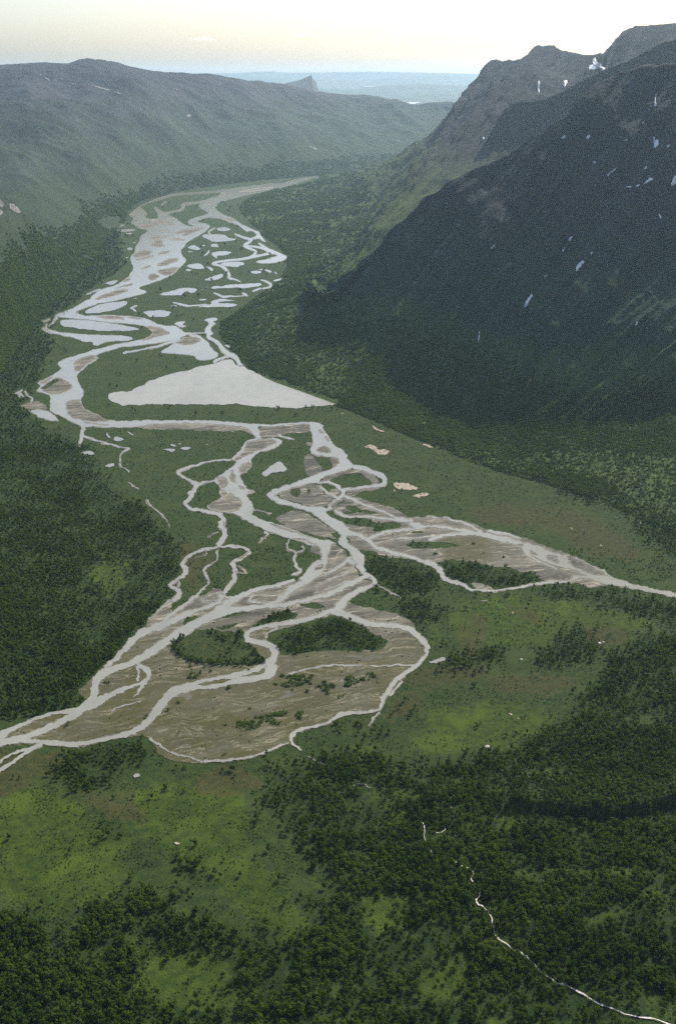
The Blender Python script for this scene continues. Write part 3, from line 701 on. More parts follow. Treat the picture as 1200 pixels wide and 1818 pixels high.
def contour(fields, cond):
    """triangles of the region where cond (a field) is above zero; fields are interpolated on the vertices"""
    nv, nu = cond.shape
    act = np.zeros((nv - 1, nu - 1), bool)
    pos = cond > 0
    act = pos[:-1, :-1] | pos[1:, :-1] | pos[:-1, 1:] | pos[1:, 1:]
    jj, ii = np.nonzero(act)
    idx = lambda j, i: j * nu + i
    a, b, c, d = idx(jj, ii), idx(jj, ii + 1), idx(jj + 1, ii + 1), idx(jj + 1, ii)
    full = pos.ravel()[a] & pos.ravel()[b] & pos.ravel()[c] & pos.ravel()[d]
    cf = cond.ravel(); flds = [f.ravel() for f in fields]
    quads = np.stack([d, c, b, a], 1)[full]
    part = ~full
    tris = np.concatenate([np.stack([a, d, c], 1)[part], np.stack([a, c, b], 1)[part]])
    inside = pos.ravel()[tris]; cnt = inside.sum(1)
    V = []; nextv = [0]; out = []
    def edge(p, q):
        fp, fq = cf[p], cf[q]; t = fp / (fp - fq + 1e-12)
        return [f[p] + t * (f[q] - f[p]) for f in flds]
    pool = []
    def add(cols):
        n = len(cols[0]); base = nextv[0]; nextv[0] += n; pool.append(np.stack(cols, 1)); return np.arange(base, base + n)
    T = []
    t3 = tris[cnt == 3]
    if len(t3): T.append(np.stack([add([f[t3[:, k]] for f in flds]) for k in range(3)], 1))
    for k in range(3):
        m = (cnt == 1) & inside[:, k]; t = tris[m]
        if len(t):
            p, q, r = t[:, k], t[:, (k + 1) % 3], t[:, (k + 2) % 3]
            T.append(np.stack([add([f[p] for f in flds]), add(edge(p, q)), add(edge(p, r))], 1))
        m = (cnt == 2) & ~inside[:, k]; t = tris[m]
        if len(t):
            p, q, r = t[:, k], t[:, (k + 1) % 3], t[:, (k + 2) % 3]
            e1, e2 = add(edge(q, p)), add(edge(r, p)); vq, vr = add([f[q] for f in flds]), add([f[r] for f in flds])
            T.append(np.stack([e1, vq, vr], 1)); T.append(np.stack([e1, vr, e2], 1))
    if len(quads):
        vs = [add([f[quads[:, k]] for f in flds]) for k in range(4)]
        T.append(np.stack(vs[:3], 1)); T.append(np.stack([vs[0], vs[2], vs[3]], 1))
    if not T: return None
    P = np.concatenate(pool); T = np.concatenate(T)
    key = np.round(P[:, :2] * 200).astype(np.int64); key = key[:, 0] * 10_000_000 + key[:, 1]
    _, first, inv = np.unique(key, return_index=True, return_inverse=True)
    T = inv.ravel()[T]; P = P[first]
    T = T[(T[:, 0] != T[:, 1]) & (T[:, 1] != T[:, 2]) & (T[:, 0] != T[:, 2])]
    return P, T

W = np.full(GU.shape, FAR); GR = np.full(GU.shape, FAR); LAND = np.full(GU.shape, FAR)
for line in BED.strip().split('\n'):
    cls, mode, rest = line.split(' ', 2)
    w, f = shape_field(mode, parse(rest))
    if cls == 'w': W[w] = np.maximum(W[w], f)
    elif cls == 'g': GR[w] = np.maximum(GR[w], f); W[w] = np.minimum(W[w], -f)
    else: GR[w] = np.minimum(GR[w], -f); W[w] = np.minimum(W[w], -f)
lw, lf = shape_field('p', parse(LAKE))
W[lw] = np.minimum(W[lw], -lf + .8)                     # the river ends at the lake's edge
RIM = .35 + 1.5 * np.clip(vnoise(GU / 16, GV / 9, 21) - .35, 0, 1) * PER
BEDF = np.maximum(GR, W + RIM)

# ------------------------------------------------------------------ plant cover of the floor (polygons in photo units)
COVER = dict(
 wood=["-400,760 0,735 60,738 150,790 160,835 200,870 250,905 295,960 335,975 312,1030 290,1075 250,1112 212,1180 150,1215 155,1258 100,1264 0,1300 -150,1340 -400,1420",
       "655,985 780,1005 790,1042 700,1062 655,1022", "335,1128 430,1118 455,1140 470,1165 430,1165 380,1140", "306,1146 318,1136 324,1156 340,1166 400,1167 470,1166 470,1182 400,1184 335,1176 316,1166",
       "475,1130 600,1095 640,1120 690,1140 680,1155 520,1165", "440,1108 510,1080 525,1105 440,1118",
       "780,1000 860,1000 960,1030 900,1048 800,1035", "1010,1040 1200,1065 1400,1100 1400,1200 1200,1115 1060,1075 960,1055",
       "1400,1100 1200,1120 1090,1150 1075,1190 1050,1235 1010,1240 1095,1265 970,1285 850,1330 850,1345 720,1372 640,1330 700,1290 740,1250 690,1275 650,1300 600,1345 540,1345 470,1370 480,1440 540,1520 590,1560 570,1640 480,1680 380,1640 330,1590 250,1590 190,1600 130,1690 -100,1690 -100,1900 1400,1900",
       "-100,1590 40,1610 90,1690 120,1760 60,1810 -100,1830", "940,1090 1040,1110 1080,1140 1010,1190 960,1180 990,1140",
       "720,1060 800,1070 770,1120 720,1090", "770,1180 860,1150 900,1170 800,1200", "60,1370 140,1310 250,1310 270,1345 220,1370 130,1400",
       "160,1490 215,1485 205,1530 165,1520", "300,1530 330,1510 450,1550 440,1575 330,1560", "360,1370 440,1380 470,1420 420,1430",
       "830,780 900,815 1000,870 1110,900 1130,945 1200,985 1400,1080 1400,700 900,720", "615,925 700,935 760,970 690,970"],
 meadow=["750,1245 990,1250 960,1288 870,1335 720,1342 760,1285", "810,1060 1000,1062 1130,1100 1000,1120 950,1150 850,1155 800,1110",
         "-50,1400 120,1400 200,1490 250,1590 90,1640 30,1590 -50,1580", "230,1390 450,1400 420,1500 470,1550 560,1660 480,1680 380,1560 300,1520 240,1470",
         "650,1585 725,1580 720,1650 660,1660", "740,1720 850,1690 800,1790 740,1790", "640,1410 680,1410 730,1450 700,1460", "625,1320 680,1320 670,1340 620,1340",
         "170,1000 225,995 215,1060 170,1060", "1000,1070 1120,1080 1180,1110 1100,1120", "340,1700 420,1720 400,1800 200,1800 250,1720", "760,1085 800,1140 770,1140", "880,1440 940,1460 920,1500 890,1490"],
 heath=["-80,1335 60,1330 140,1330 120,1360 40,1400 -80,1440", "130,1402 190,1400 250,1440 265,1465 210,1470 150,1425", "345,1362 440,1365 470,1400 430,1425 345,1415",
        "690,1190 860,1170 880,1195 780,1215 700,1215", "860,1200 990,1195 1040,1220 960,1232 850,1220", "1040,1105 1120,1120 1090,1155 1030,1130",
        "680,1250 740,1215 740,1260 690,1285", "830,900 960,890 1080,930 1150,990 1080,1000 980,940 860,930", "820,1080 870,1090 850,1180 820,1150", "300,950 380,960 390,1010 340,1060 315,1010", "900,1075 950,1080 960,1100 910,1095"])
CU = np.arange(-400, 1601, 5.0); CV = np.arange(296, 1901, 5.0)
CGU, CGV = np.meshgrid(CU, CV)
CWU = CGU + 26 * (vnoise(CGU / 60, CGV / 35, 31) - .5) + 10 * (vnoise(CGU / 17, CGV / 11, 32) - .5)
CWV = CGV + 18 * (vnoise(CGU / 60, CGV / 35, 33) - .5) + 8 * (vnoise(CGU / 17, CGV / 11, 34) - .5)
cover = {}
for key, polys in COVER.items():
    f = np.full(CGU.shape, -99.0)
    for s in polys: f = np.maximum(f, sdf_poly(chaikin(parse("X " + s), True, 2), CWU, CWV))
    cover[key] = sstep(-22, 22, f)
# open the big woods with small glades
glade = fbm(CGU / 55, CGV / 30, 41, 3)
cover['wood'] *= 1 - .55 * sstep(.52, .72, glade) * (CGV > 1280)
cover['meadow'] = np.maximum(cover['meadow'], .6 * sstep(.62, .78, glade) * (CGV > 1400))

def cover_at(key, u, v, arr=None):
    a = cover[key] if arr is None else arr
    x = np.clip((u - CU[0]) / 5.0, 0, len(CU) - 1.001); y = np.clip((v - CV[0]) / 5.0, 0, len(CV) - 1.001)
    i = x.astype(int); j = y.astype(int); fx = x - i; fy = y - j
    return (a[j, i] * (1 - fx) + a[j, i + 1] * fx) * (1 - fy) + (a[j + 1, i] * (1 - fx) + a[j + 1, i + 1] * fx) * fy

def bed_at(u, v):
    i = np.clip(((u - GU0) / GSTEP).round().astype(int), 0, GNU - 1); j = np.clip(((v - GV0) / GSTEP).round().astype(int), 0, GNV - 1)
    inside = (u > GU0) & (u < GU0 + GSTEP * GNU) & (v > GV0) & (v < GV0 + GSTEP * GNV)
    return np.where(inside, BEDALL[j, i], FAR)

BEDALL = BEDF.copy(); BEDALL[lw] = np.maximum(BEDALL[lw], lf)
POND_PTS = [parse(l) for l in PONDS.split('\n')]
POND_F = [shape_field('p', p) for p in POND_PTS]
SAND_PTS = [parse(l) for l in SANDS.split('\n')]
for w, f in POND_F: BEDALL[w] = np.maximum(BEDALL[w], f)
_near = np.zeros_like(BEDALL)

def height(x, y):
    """ground height of the valley floor: flat by the water, rolling in the woods"""
    x = np.asarray(x, float); y = np.asarray(y, float)
    u, v = project(x, y, 0 * x)
    roll = sstep(1130, 850, y)
    h = roll * (9 * (fbm(x / 140, y / 140, 51, 3) - .5) * 2 + 26 * sstep(850, 420, y) * vnoise(x / 260, y / 200, 52))
    bank = np.interp(v, [640, 760, 900, 960, 1110, 1215, 1300, 1400], [-60, 60, 200, 270, 230, 110, -60, -200])
    h = h + 34 * sstep(0, 420, bank - u) * (v < 1400)
    rb = np.interp(v, [1050, 1150, 1250, 1320], [1180, 1010, 960, 900])
    h = h + 12 * sstep(0, 350, u - rb) * sstep(1060, 1130, v)
    lv = np.interp(u, [880, 960, 1060, 1120, 1200, 1400], [1452, 1450, 1456, 1462, 1450, 1440]) + 6 * (vnoise(u / 40, v * 0, 57) - .5)
    h = h + 11 * sstep(0, 5, lv - v) * sstep(110, 10, lv - v) * sstep(860, 930, u)
    return h * sstep(-400, 0, y + 400)

# ------------------------------------------------------------------ valley floor sheet
az = np.concatenate([np.linspace(-80, -26, 30)[:-1], np.linspace(-26, 26, 430), np.linspace(26, 80, 30)[1:]])
r = np.concatenate([[30, 120, 220, 300, 350], np.geomspace(385, 2400, 420), np.geomspace(2420, 9000, 170), np.geomspace(9200, 17000, 12)])
AZ, RR = np.meshgrid(np.radians(az), r)
fx, fy = (RR * np.sin(AZ)).ravel(), (RR * np.cos(AZ)).ravel()
fz = height(fx, fy)
pu, pv = project(fx, fy, 0 * fx)
c3 = np.stack([cover_at('meadow', pu, pv), cover_at('heath', pu, pv), cover_at('wood', pu, pv), np.ones_like(pu)], -1)
_i = sdf_poly(np.array([(304, 1148), (340, 1119), (434, 1120), (470, 1178), (400, 1182), (324, 1170)], float), pu, pv) > -6
c3[_i, 0] *= 0; c3[_i, 1] = .42; c3[_i, 2] = 0
n_r, n_a = AZ.shape
I = np.arange(n_r * n_a).reshape(n_r, n_a)
quads = np.stack([I[:-1, :-1], I[:-1, 1:], I[1:, 1:], I[1:, :-1]], -1).reshape(-1, 4)[:, ::-1]
floor = mesh_obj("valley_floor", np.stack([fx, fy, fz], 1), quads, M_GROUND, kind='structure', attrs={'cover': ('FLOAT_COLOR', c3)}, smooth=True)
tag(floor, "green valley floor of meadow, heath and birch scrub between the mountains")

# ------------------------------------------------------------------ river bed, river, lake, ponds, sand
def drape(P, lift):
    u, v = P[:, 0], P[:, 1]
    g = at_height(u, v, 0.0)
    for _ in range(4):                      # settle on the rolling ground where the line of sight meets it
        g = at_height(u, v, height(g[:, 0], g[:, 1]))
    g[:, 2] = lift + height(g[:, 0], g[:, 1])
    return g
GOLD = sstep(1060, 1180, GV) * (.55 + .45 * vnoise(GU / 40, GV / 22, 61)) + sstep(900, 850, GU) * sstep(770, 800, GU) * sstep(945, 960, GV) * sstep(1010, 990, GV) * .8
P, T = contour([GU, GV, GOLD, np.clip(1 - np.abs(W) / 2.2, 0, 1)], BEDF)
bed = mesh_obj("gravel_bed", drape(P, .35), T[:, ::-1], M_GRAVEL, kind='structure',
               attrs={'bed': ('FLOAT_COLOR', np.stack([P[:, 2], P[:, 3], 0 * P[:, 2], 0 * P[:, 2] + 1], 1))})
tag(bed, "grey and ochre gravel bars of the braided river delta")
P, T = contour([GU, GV, W], W)
river = mesh_obj("river", drape(P, .7), T[:, ::-1], M_RIVER, kind='structure', attrs={'depth': ('FLOAT', P[:, 2])})
tag(river, "pale silty braided river winding down the valley")
P, T = contour([GU[lw], GV[lw], lf], lf)
lake = mesh_obj("lake", drape(P, .7), T[:, ::-1], M_LAKE, kind='structure', attrs={'depth': ('FLOAT', P[:, 2] * 1.5)})
tag(lake, "large pale wedge shaped lake beside the river bend")
for (w, f) in POND_F:
    c = contour([GU[w], GV[w], f], f)
    if c is None: continue
    P, T = c
    mesh_obj("pond", drape(P, .8), T[:, ::-1], M_POND, kind='structure', attrs={'depth': ('FLOAT', P[:, 2] * 2)})
for pts in SAND_PTS:
    w, f = shape_field('p', pts) if pts[:, 1].max() < GV0 + GNV * GSTEP - 10 else (None, None)
    if w is not None:
        f = f - 7 * np.clip(vnoise(GU[w] / 6, GV[w] / 3.5, 88) - .42, 0, 1)
        c = contour([GU[w], GV[w], f], f)
        if c is None: continue
        P, T = c
        mesh_obj("sand_patch", drape(P, .6), T[:, ::-1], M_SAND, kind='structure')
    else:
        q = chaikin(pts, True, 1); mesh_obj("sand_patch", drape(q, .9), [list(range(len(q)))], M_SAND, kind='structure')
for s in CREEK:
    p = chaikin(parse("X " + s), False, 2)
    d = np.gradient(p[:, :2], axis=0); d /= np.linalg.norm(d, axis=1)[:, None] + 1e-9
    ii = np.arange(len(p)); wob = (RNG.random(len(p)) - .5) * 1.0 + 9 * (vnoise(ii * .33, ii * 0., 97) - .5) + 5 * (vnoise(ii * .9, ii * 0., 98) - .5)
    nrm = np.stack([-d[:, 1], d[:, 0]], 1)
    c0 = p[:, :2] + nrm * wob[:, None] * .5
    hw = (np.minimum(p[:, 2], 4.2) * .30 * (.45 + .9 * RNG.random(len(p))))[:, None]
    A_, B_ = c0 + nrm * hw, c0 - nrm * hw
    n = len(p)
    mesh_obj("creek", np.concatenate([drape(A_, 1.2), drape(B_, 1.2)]), np.array([[i, i + 1, n + i + 1, n + i] for i in range(n - 1)]), M_CREEK, kind='structure')

# ------------------------------------------------------------------ mountains as lofts between traced curves
def catmull(p, n):
    p = np.asarray(p, float); k = len(p)
    t = np.linspace(0, k - 1, n); i = np.clip(t.astype(int), 0, k - 2); f = (t - i)[:, None]
    g = lambda j: p[np.clip(j, 0, k - 1)]
    a, b, c, d = g(i - 1), g(i), g(i + 1), g(i + 2)
    a = np.where((i == 0)[:, None], 2 * b - c, a); d = np.where((i == k - 2)[:, None], 2 * c - b, d)
    return .5 * (2 * b + (c - a) * f + (2 * a - 5 * b + 4 * c - d) * f * f + (3 * b - a - 3 * c + d) * f ** 3)

def foot(*uv): return [at_height(u, v, -1.0) for u, v in uv]
def crest(*uvy): return [at_depth(u, v, y) for u, v, y in uvy]

def crest_dense(prm, n=90):
    """control points (index, u, v, depth): linear in the index so that small notches of the skyline stay"""
    a = np.array(prm, float); k = np.linspace(a[0, 0], a[-1, 0], n)
    return list(at_depth(np.interp(k, a[:, 0], a[:, 1]), np.interp(k, a[:, 0], a[:, 2]), np.interp(k, a[:, 0], a[:, 3])))

class Loft: pass
def loft(name, rows, ns, nts, mat, amp, gully, seed, back=(900, 900), gfreq=40, calm=(0, .35), big=0):
    R_ = [catmull(c, ns) for c in rows]
    rid = R_[-1]
    b = rid.copy(); b[:, 0] += back[0]; b[:, 1] += back[1]; b[:, 2] = -5
    m = rid * .5 + b * .5; m[:, 2] = rid[:, 2] * .62
    stack = R_ + [m, b]
    seg = []; ts = []
    for k in range(len(stack) - 1):
        a0 = stack[max(k - 1, 0)]; a1, a2 = stack[k], stack[k + 1]; a3 = stack[min(k + 2, len(stack) - 1)]
        n = nts[k] if k < len(nts) else 10
        for t in np.linspace(0, 1, n, endpoint=False):
            lin = a1 + (a2 - a1) * t
            cr = .5 * (2 * a1 + (a2 - a0) * t + (2 * a0 - 5 * a1 + 4 * a2 - a3) * t * t + (3 * a1 - a0 - 3 * a2 + a3) * t ** 3)
            w = .5 if k < len(R_) - 2 else .0
            seg.append(lin * (1 - w) + cr * w); ts.append((k + t) / (len(R_) - 1))
    seg.append(stack[-1]); ts.append((len(stack) - 1) / (len(R_) - 1))
    G = np.stack(seg); ts = np.array(ts)
    S = np.linspace(0, 1, ns)[None, :] * np.ones((len(ts), 1)); Tm = ts[:, None] * np.ones((1, ns))
    gs = np.gradient(G, axis=1); gt = np.gradient(G, axis=0)
    N = np.cross(gs, gt); N /= np.linalg.norm(N, axis=2)[..., None] + 1e-9
    N *= np.sign(N[..., 2:3] + 1e-9)
    X, Y, Z = G[..., 0], G[..., 1], G[..., 2]
    env = (.12 * sstep(0, .1, Tm) + .88 * sstep(calm[0], calm[1], Tm)) * (1 - .72 * np.exp(-((Tm - 1) / .05) ** 2))
    nz = fbm((X + .7 * Z) / 420, (Y - .6 * Z) / 420, seed, 6, True) - .55
    gl = fbm(S * gfreq + .8 * vnoise(S * 9, Tm * 6, seed + 5), Tm * 2.2, seed + 9, 4, True) - .55
    fine = fbm((X + Z) / 60, (Y - Z) / 60, seed + 20, 4) - .5
    disp = env * (amp * nz + gully * gl * (Tm < 1.02) + amp * .34 * fine)
    if big: disp = disp + big * env * (1 - sstep(.8, 1, Tm)) * (fbm(X / 1900 + .3 * Y / 1900, Y / 2600, seed + 40, 4, True) - .6)
    G = G + N * disp[..., None]
    crestn = np.exp(-((Tm - 1) / .02) ** 2)
    G[..., 2] += crestn * amp * .16 * (fbm(S * 90, S * 0, seed + 30, 3) - .5)
    nt = len(ts); I = np.arange(nt * ns).reshape(nt, ns)
    q = np.stack([I[:-1, :-1], I[:-1, 1:], I[1:, 1:], I[1:, :-1]], -1).reshape(-1, 4)
    st = np.stack([S, Tm, 0 * S], -1).reshape(-1, 3)
    o = mesh_obj(name, G.reshape(-1, 3), q, mat, kind='structure', attrs={'st': ('FLOAT_VECTOR', st)}, smooth=False)
    L = Loft(); L.o = o; L.G = G; L.T = Tm; L.S = S
    L.bvh = BVHTree.FromPolygons([tuple(p) for p in G.reshape(-1, 3)], [tuple(x) for x in q.tolist()])
    return L

def midz(*uvz): return [at_height(u, v, z) for u, v, z in uvz]
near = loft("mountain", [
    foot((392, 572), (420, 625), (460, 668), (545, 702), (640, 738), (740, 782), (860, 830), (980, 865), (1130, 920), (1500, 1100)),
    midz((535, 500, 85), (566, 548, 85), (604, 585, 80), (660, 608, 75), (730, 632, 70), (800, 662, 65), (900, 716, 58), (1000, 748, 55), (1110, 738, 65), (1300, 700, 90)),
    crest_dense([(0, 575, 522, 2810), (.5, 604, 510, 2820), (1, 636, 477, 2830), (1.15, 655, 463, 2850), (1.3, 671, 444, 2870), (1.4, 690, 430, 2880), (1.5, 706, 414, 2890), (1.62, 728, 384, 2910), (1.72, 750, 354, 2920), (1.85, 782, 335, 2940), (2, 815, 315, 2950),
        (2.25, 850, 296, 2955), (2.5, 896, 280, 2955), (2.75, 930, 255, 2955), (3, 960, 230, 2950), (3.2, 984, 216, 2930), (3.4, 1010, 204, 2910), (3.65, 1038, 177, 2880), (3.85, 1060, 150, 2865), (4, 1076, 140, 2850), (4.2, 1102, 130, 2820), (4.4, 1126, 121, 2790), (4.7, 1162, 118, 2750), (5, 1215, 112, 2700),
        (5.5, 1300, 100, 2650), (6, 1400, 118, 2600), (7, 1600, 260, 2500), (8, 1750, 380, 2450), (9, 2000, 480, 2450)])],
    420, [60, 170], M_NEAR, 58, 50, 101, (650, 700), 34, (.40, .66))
tag(near.o, "dark shaded mountain flank with snow streaks, nearest one")
spur = loft("mountain", [
    midz((640, 470, 60), (660, 440, 70), (690, 430, 90), (740, 420, 120), (800, 410, 150), (900, 380, 200), (1000, 350, 260), (1150, 330, 300)),
    crest((790, 352, 4500), (825, 318, 4500), (855, 280, 4500), (880, 228, 4450), (905, 187, 4400), (975, 174, 4300), (1065, 128, 4150), (1200, 70, 4000))],
    260, [110], M_PEAK, 60, 40, 131, (500, 900), 30)
tag(spur.o, "dim mountain spur between the near flank and the notched peak")
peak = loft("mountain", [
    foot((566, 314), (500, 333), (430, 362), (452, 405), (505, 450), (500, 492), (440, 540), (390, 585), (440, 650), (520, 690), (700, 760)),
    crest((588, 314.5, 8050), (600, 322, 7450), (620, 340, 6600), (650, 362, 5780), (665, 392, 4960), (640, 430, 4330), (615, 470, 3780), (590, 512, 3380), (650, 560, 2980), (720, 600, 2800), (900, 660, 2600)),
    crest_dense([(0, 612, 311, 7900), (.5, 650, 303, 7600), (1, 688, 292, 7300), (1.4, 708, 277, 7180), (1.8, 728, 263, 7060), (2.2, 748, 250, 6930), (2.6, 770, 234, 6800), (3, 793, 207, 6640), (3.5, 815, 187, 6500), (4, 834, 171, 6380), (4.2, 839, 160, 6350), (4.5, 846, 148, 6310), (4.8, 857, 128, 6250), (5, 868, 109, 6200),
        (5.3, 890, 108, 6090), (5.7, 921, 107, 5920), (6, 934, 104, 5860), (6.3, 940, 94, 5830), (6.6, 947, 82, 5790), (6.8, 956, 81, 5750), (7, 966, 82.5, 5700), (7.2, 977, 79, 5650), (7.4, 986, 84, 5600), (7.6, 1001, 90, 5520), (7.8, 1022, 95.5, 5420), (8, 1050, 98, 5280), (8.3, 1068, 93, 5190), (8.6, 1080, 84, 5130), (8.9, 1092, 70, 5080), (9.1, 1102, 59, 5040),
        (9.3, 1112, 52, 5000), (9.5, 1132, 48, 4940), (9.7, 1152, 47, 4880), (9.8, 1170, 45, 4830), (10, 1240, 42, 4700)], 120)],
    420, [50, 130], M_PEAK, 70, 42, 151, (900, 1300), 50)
tag(peak.o, "tall notched peak behind the shaded flank with a grassy foot")
flank = loft("hill", [
    foot((-700, 1150), (-330, 900), (-120, 780), (-20, 690), (50, 600), (105, 540), (150, 490), (190, 445)),
    crest((-900, 200, 2400), (-500, 190, 2800), (-260, 240, 3100), (-90, 300, 3350), (5, 345, 3600), (45, 378, 3850), (95, 432, 4080), (165, 462, 4200))],
    260, [130], M_MASSIF, 36, 20, 171, (-500, 700), 26)
tag(flank.o, "near left valley flank with a pale rock outcrop")
massif = loft("mountain", [
    foot((-700, 700), (-300, 600), (0, 560), (140, 485), (205, 412), (250, 366), (330, 339), (450, 322), (566, 312), (700, 300), (860, 290)),
    crest((-700, 280, 4700), (-300, 280, 5100), (0, 285, 5500), (100, 288, 5900), (200, 290, 6550), (300, 270, 7600), (400, 256, 8300), (500, 247, 9000), (600, 242, 9800), (700, 242, 10200), (860, 247, 10500)),
    crest((-700, 190, 6500), (-300, 185, 7000), (0, 180, 7500), (100, 176, 7800), (200, 178, 8200), (310, 186, 8800), (430, 194, 9700), (540, 199, 10500), (640, 202, 11000), (720, 204, 11200), (860, 207, 10800)),
    crest_dense([(0, -700, 130, 8500), (1, -200, 121, 9000), (2, 0, 116, 9400), (2.5, 75, 111, 9500), (3, 122, 113, 9600), (3.3, 140, 107, 9650), (3.7, 156, 103.5, 9700), (4, 178, 105.5, 9720), (4.4, 204, 109, 9750), (4.8, 235, 118, 9800), (5, 262, 124, 9850), (5.3, 292, 128, 9950), (5.6, 320, 130.7, 10050), (5.65, 326, 129, 10060), (5.7, 336, 131.6, 10080),
        (6, 370, 130.5, 10200), (6.1, 378, 132, 10250), (6.3, 402, 136.5, 10400), (6.6, 430, 141, 10600), (6.75, 446, 144, 10700), (6.9, 462, 142, 10800), (7, 474, 145.5, 10900), (7.3, 508, 150, 11100), (7.6, 560, 161, 11500), (8, 610, 167, 11800), (8.2, 640, 168, 12000), (8.5, 672, 171, 12100), (8.7, 690, 176, 12100), (8.9, 705, 176, 12000), (9.1, 722, 183, 12000),
        (9.3, 738, 187, 11900), (9.6, 768, 180.5, 11600), (9.8, 800, 180, 11500), (10, 860, 190, 11300)], 120)],
    480, [60, 90, 110], M_MASSIF, 60, 8, 191, (-300, 2500), 16, (0, .35), 260)
tag(massif.o, "broad rounded hazy mountain closing the left side of the valley")
cliff = loft("mountain", [
    crest((470, 190, 15000), (500, 190, 15000), (540, 190, 15000), (562, 190, 15000), (575, 190, 15000), (600, 190, 15000)),
    crest_dense([(0, 462, 166, 16200), (1, 500, 151, 16200), (2, 510, 147, 16200), (3, 532, 142, 16200), (4, 553, 133.5, 16200), (4.3, 556, 141, 16200), (4.6, 559.5, 142, 16200), (5, 566, 163, 16200), (6, 578, 166, 16200), (7, 605, 171, 16200)], 120)],
    240, [30], M_CLIFF, 8, 4, 211, (-500, 1500), 14)
tag(cliff.o, "distant cliff topped hill like a ship's bow above the valley")
FAR_HILLS = [
    (25000, [(380, 186), (480, 178), (560, 172), (620, 170), (700, 172), (760, 168), (860, 166), (960, 168)], 240),
    (30000, [(300, 160), (420, 150), (500, 155), (600, 158), (640, 157), (690, 151), (760, 149.5), (830, 152), (900, 150), (1000, 155)], 330),
    (40000, [(200, 150), (380, 140), (450, 136), (520, 141), (580, 139), (650, 143), (700, 137), (770, 133), (830, 135), (900, 138), (1000, 134)], 380),
    (45500, [(-400, 134), (-100, 131), (100, 133), (300, 129.5), (400, 130), (470, 127), (530, 129), (600, 128), (680, 127.5), (760, 129), (850, 131), (950, 128), (1100, 131), (1400, 129), (1700, 133)], 380)]
for k, (d, sky_, zb) in enumerate(FAR_HILLS):
    base = [at_depth(u, 0, d - 3200) * np.array([1, 1, 0]) + np.array([0, 0, -3.0]) for u, v in sky_]
    h = loft("hill", [base, crest(*[(u, v, d) for u, v in sky_])], 260, [24], M_HILL, 60, 20, 230 + 7 * k, (0, 3000), 30)
    tag(h.o, ["low blue forest hill beyond the valley mouth", "hazy blue hill line with a lake before it", "pale hill line under the horizon", "faintest flat hill line along the horizon"][k])
lowland = mesh_obj("lowland", [(-40000, 16500, -4), (40000, 16500, -4), (60000, 47500, -4), (-60000, 47500, -4)], [[0, 1, 2, 3]], M_HILL, kind='structure')
def far_lake(pts, y0, z):
    c = np.array([at_depth(u, v, y0)[:2] for u, v in pts]); 
    P3 = np.array([at_height(u, v, z) for u, v in pts]); P3[:, 2] = z
    o = mesh_obj("lake", P3, [list(range(len(P3)))[::-1]], M_FARWATER, kind='structure'); return o
tag(far_lake([(716, 182), (726, 180.5), (742, 180.5), (746, 182.5), (735, 184.5), (722, 184)], 0, 215), "small bright lake glinting in the notch of the hazy ridge")
tag(far_lake([(640, 153), (658, 152), (672, 152.2), (668, 153.8), (650, 154.2)], 0, 425), "thin bright lake sliver among the far blue hills")
tag(far_lake([(780, 152.5), (806, 151.6), (838, 152), (835, 153.4), (805, 153.8)], 0, 425), "thin bright lake sliver beside the notched peak")

# ------------------------------------------------------------------ snow patches lying on the mountains
def on_loft(L, u, v):
    a, b, c = ray(u, v); d = Vector((float(a), float(b), float(c))).normalized()
    hit, nrm, _, dist = L.bvh.ray_cast(Vector((0, 0, CAM_Z)), d)
    return hit, nrm

def snow(L, pts, name="snow_patch", mat=None):
    p = chaikin(np.array(pts, float), True, 2)
    cu, cv = p[:, 0].mean(), p[:, 1].mean()
    rings = [1.0, .66, .33]
    V = []
    for s in rings:
        for (u, v) in p:
            ju, jv = (random.uniform(-1, 1), random.uniform(-1, 1)) if s == 1 else (0, 0)
            hit, n = on_loft(L, cu + (u - cu) * s + ju, cv + (v - cv) * s + jv)
            if hit is None: return None
            if n.z < 0: n = -n
            V.append(hit + n * (2.2 if s < 1 else .3) + Vector((0, -1.5, 1.0)))
    hit, n = on_loft(L, cu, cv)
    if hit is None: return None
    V.append(hit + Vector((0, -2, 3)))
    k = len(p); Fc = []
    for r_ in range(2):
        for i in range(k): Fc.append([r_ * k + i, r_ * k + (i + 1) % k, (r_ + 1) * k + (i + 1) % k, (r_ + 1) * k + i])
    for i in range(k): Fc.append([2 * k + i, 2 * k + (i + 1) % k, 3 * k])
    return mesh_obj(name, [tuple(x) for x in V], Fc, mat or M_SNOW, parent=L.o)

